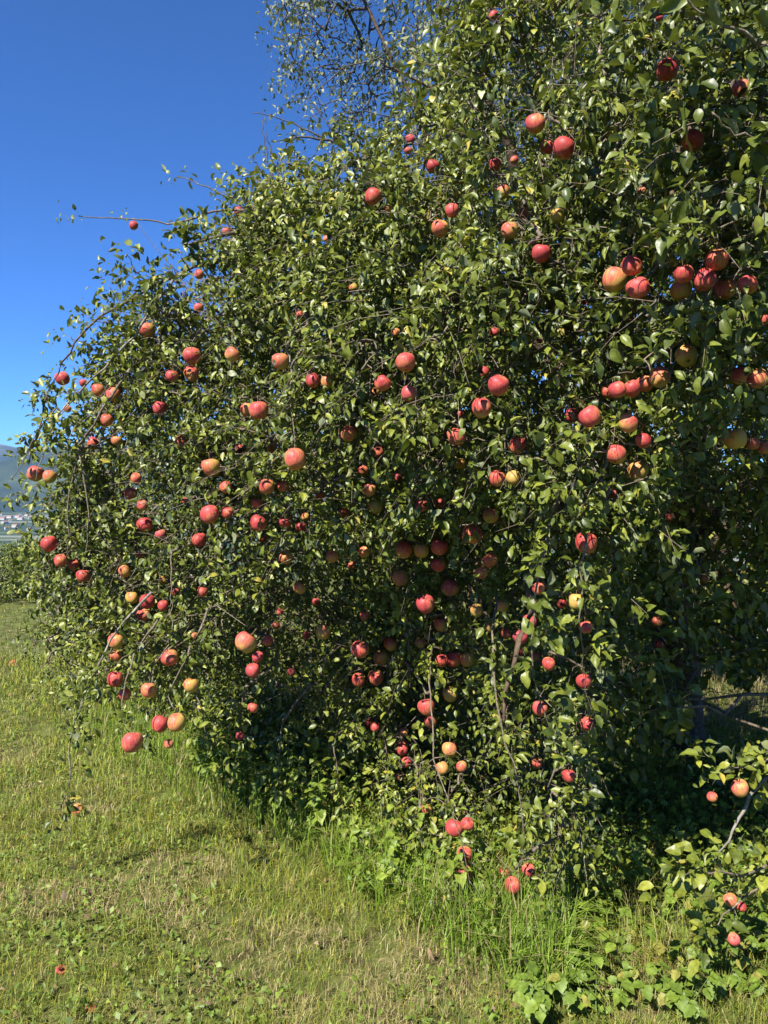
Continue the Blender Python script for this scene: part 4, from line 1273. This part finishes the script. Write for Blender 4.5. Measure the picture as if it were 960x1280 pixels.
BRD = [weed_leaf(20 + k, 1.3, 0.43) for k in range(9)]
M['weedstem'] = plain("weed_stem", (0.10, 0.14, 0.03), 0.6, 80)

def weed(name, cat, label, group, px, py, height, nst, leafset, lsize, trefoil, spread):
    Y = 1.6 * F / (py - 661)
    X = (px - 480) / F * Y
    b0 = np.array([X, Y, float(ground_z(X, Y)) - 0.01])
    e = empty(name, b0, label=label, category=cat, group=group)
    for s in range(nst):
        a = random.uniform(0, 6.283)
        lean = random.uniform(0.1, 1) * spread
        hh = height * random.uniform(0.6, 1.1)
        tip = b0 + np.array([math.cos(a) * lean * hh, math.sin(a) * lean * hh, hh])
        pth = smooth_path([b0 + np.array([random.gauss(0, .01), random.gauss(0, .01), 0]), (b0 + tip) / 2 + [0, 0, 0.12 * hh], tip], 7)
        v, q, t = tube(pth, np.linspace(.0028, .0012, 7), 5)
        child(add_obj("stem", make_mesh("stem", v, q, t), M['weedstem']), e)
        def put(p, az, sc, pitch):
            o = bpy.data.objects.new("leaf", random.choice(leafset)); COL.objects.link(o)
            o.parent = e; o.matrix_parent_inverse = Matrix.Translation(e.location).inverted()
            o.location = p; o.rotation_euler = (random.gauss(0, .25), pitch + random.gauss(0, .2), az); o.scale = (sc, sc, sc)
        if trefoil:
            for k in (-1.25, 0, 1.25): put(pth[-1], a + k + random.gauss(0, .2), lsize * random.uniform(.75, 1.15), 0.15)
            if random.random() < 0.6: put(pth[4], a + 2 + random.gauss(0, .5), lsize * 0.7, 0.1)
        else:
            for k, i in enumerate((6, 5, 4, 3)):
                for sgn in (0, math.pi):
                    put(pth[i], a + k * 1.57 + sgn + random.gauss(0, .2), lsize * (0.55 + 0.2 * k) * random.uniform(.8, 1.1), 0.25)

random.seed(11)
for k in range(62):
    px = random.uniform(225, 600); py = np.interp(px, [225, 330, 430, 600], [945, 1006, 1064, 1142]) + random.uniform(-42, 22)
    lab = ("leafy green nettle at the sunny grass edge below the curtain of twigs" if px < 345 else
           "leafy green nettle in the dense thicket at the foot of the tree" if px < 480 else "leafy green nettle beside the tip of the hanging bough")
    weed("nettle_plant", "weed", lab, "nettles at the foot of the tree", px, py, random.uniform(.16, .42), 2, NET, .06, False, 0.4)
for k in range(26):
    px = random.uniform(235, 410); py = np.interp(px, [225, 330, 430], [950, 1012, 1068]) + random.uniform(-22, 18)
    weed("nettle_plant", "weed", "tall nettle rising to meet the hanging twigs above the long grass", "tall nettles at the grass edge", px, py, random.uniform(.30, .48), 2, NET, .062, False, 0.35)
WL = [(1e9, 1185, "bright broad-leaved weed at the brink of the dark hollow"), (790, 1e9, "bright broad-leaved weed bordering the sunny mown grass"),
      (1e9, 1e9, "bright broad-leaved weed spreading below the drooping fruit sprig")]
for k in range(84):
    px = random.uniform(650, 990); py = random.uniform(1150, 1290) + max(0, 720 - px) * 0.5
    lab = next(l for mx, my, l in WL if px < mx and py < my)
    weed("broadleaf_weed", "weed", lab, "broad-leaved weeds", px, py, random.uniform(.07, .16), 4, BRD, .042, True, 0.9)
for k in range(10):
    px = random.uniform(690, 900); py = random.uniform(1090, 1165)
    weed("nettle_plant", "weed", "dim nettle standing in the shade of the dark hollow", "nettles in the shaded hollow", px, py, random.uniform(.12, .25), 2, NET, .055, False, 0.5)
# shaded undergrowth under the crown
ux, uy, _ = scatter(2400, 3.2, 5.3, 300); k = ux > -0.2 + 0.0 * uy
ux, uy = ux[k], uy[k]
pp = np.stack([ux, uy, ground_z(ux, uy) + rng.uniform(0.02, 0.16, len(ux))], -1)
b, d, n, L = twig_leaves(pp, norm(rng.normal(0, .5, pp.shape) + [0, 0, 1]), np.full(len(pp), .08), 5, .05)
n = norm(n - (n * d).sum(1, keepdims=True) * d)
add_obj("undergrowth", leaves_mesh("undergrowth", b, d, n, L, rng.beta(2, 3, len(b)), LT_LOW, .36), M['weed'], kind="stuff",
        label="low shaded undergrowth covering the ground beneath the crown", category="undergrowth")

# ------------------------------------------------------------------ windfalls on the grass
def windfall(px, py, dpx, c, label, squash=1.0):
    Y = 1.6 * F / (py - 661); X = (px - 480) / F * Y
    size = dpx * Y / F
    o = bpy.data.objects.new("apple", AM[3]); COL.objects.link(o)
    o.location = (X, Y, float(ground_z(X, Y)) + size * 0.5 * squash * 0.8 + (0.012 if squash == 1 else 0.0))
    o.scale = (size / 2, size / 2, size / 2 * squash)
    o.rotation_euler = (1.2 if squash == 1 else 0.3, 0.3, 0.5)
    o.color = (c, 0.2, 0, 1)
    o["label"] = label; o["category"] = "apple"; o["group"] = "fallen apples on the grass"
    for nm, me in (("stem", STEM), ("calyx", CALYX)):
        ch = bpy.data.objects.new(nm, me); COL.objects.link(ch); ch.parent = o
windfall(90, 1018, 15, 0.35, "small fallen orange apple half shaded by leaves on the mown grass")
windfall(66, 1226, 15, 0.75, "reddish rotten windfall apple sunk flat in the mown grass", 0.5)
windfall(103, 1276, 14, 0.8, "flattened red windfall scrap among pale grass blades", 0.4)
windfall(12, 834, 9, 0.55, "tiny red windfall far off on the shady meadow edge")

# ------------------------------------------------------------------ haze over the valley
def haze():
    x, y0, y1, z0, z1 = 15500, -14500, 15500, -290, 760
    v = [(-x, y0, z0), (x, y0, z0), (x, y1, z0), (-x, y1, z0), (-x, y0, z1), (x, y0, z1), (x, y1, z1), (-x, y1, z1)]
    f = [(0, 3, 2, 1), (4, 5, 6, 7), (0, 1, 5, 4), (1, 2, 6, 5), (2, 3, 7, 6), (3, 0, 4, 7)]
    me = make_mesh("haze", np.array(v, float), np.array(f), smooth=False)
    m = bpy.data.materials.new("haze_air"); m.use_nodes = True
    n = m.node_tree.nodes; n.clear()
    o = n.new("ShaderNodeOutputMaterial"); pv = n.new("ShaderNodeVolumePrincipled")
    pv.inputs["Color"].default_value = (0.34, 0.56, 1.0, 1)
    pv.inputs["Density"].default_value = 0.000033
    pv.inputs["Anisotropy"].default_value = 0.0
    m.node_tree.links.new(pv.outputs[0], o.inputs["Volume"])
    add_obj("haze", me, m, kind="stuff")
haze()
tri = sum(sum(len(p.vertices) - 2 for p in me.polygons) for me in bpy.data.meshes if len(me.polygons) < 5) if False else 0
print("objects", len(bpy.data.objects), "polys", sum(len(o.data.polygons) for o in bpy.data.objects if o.type == 'MESH'))
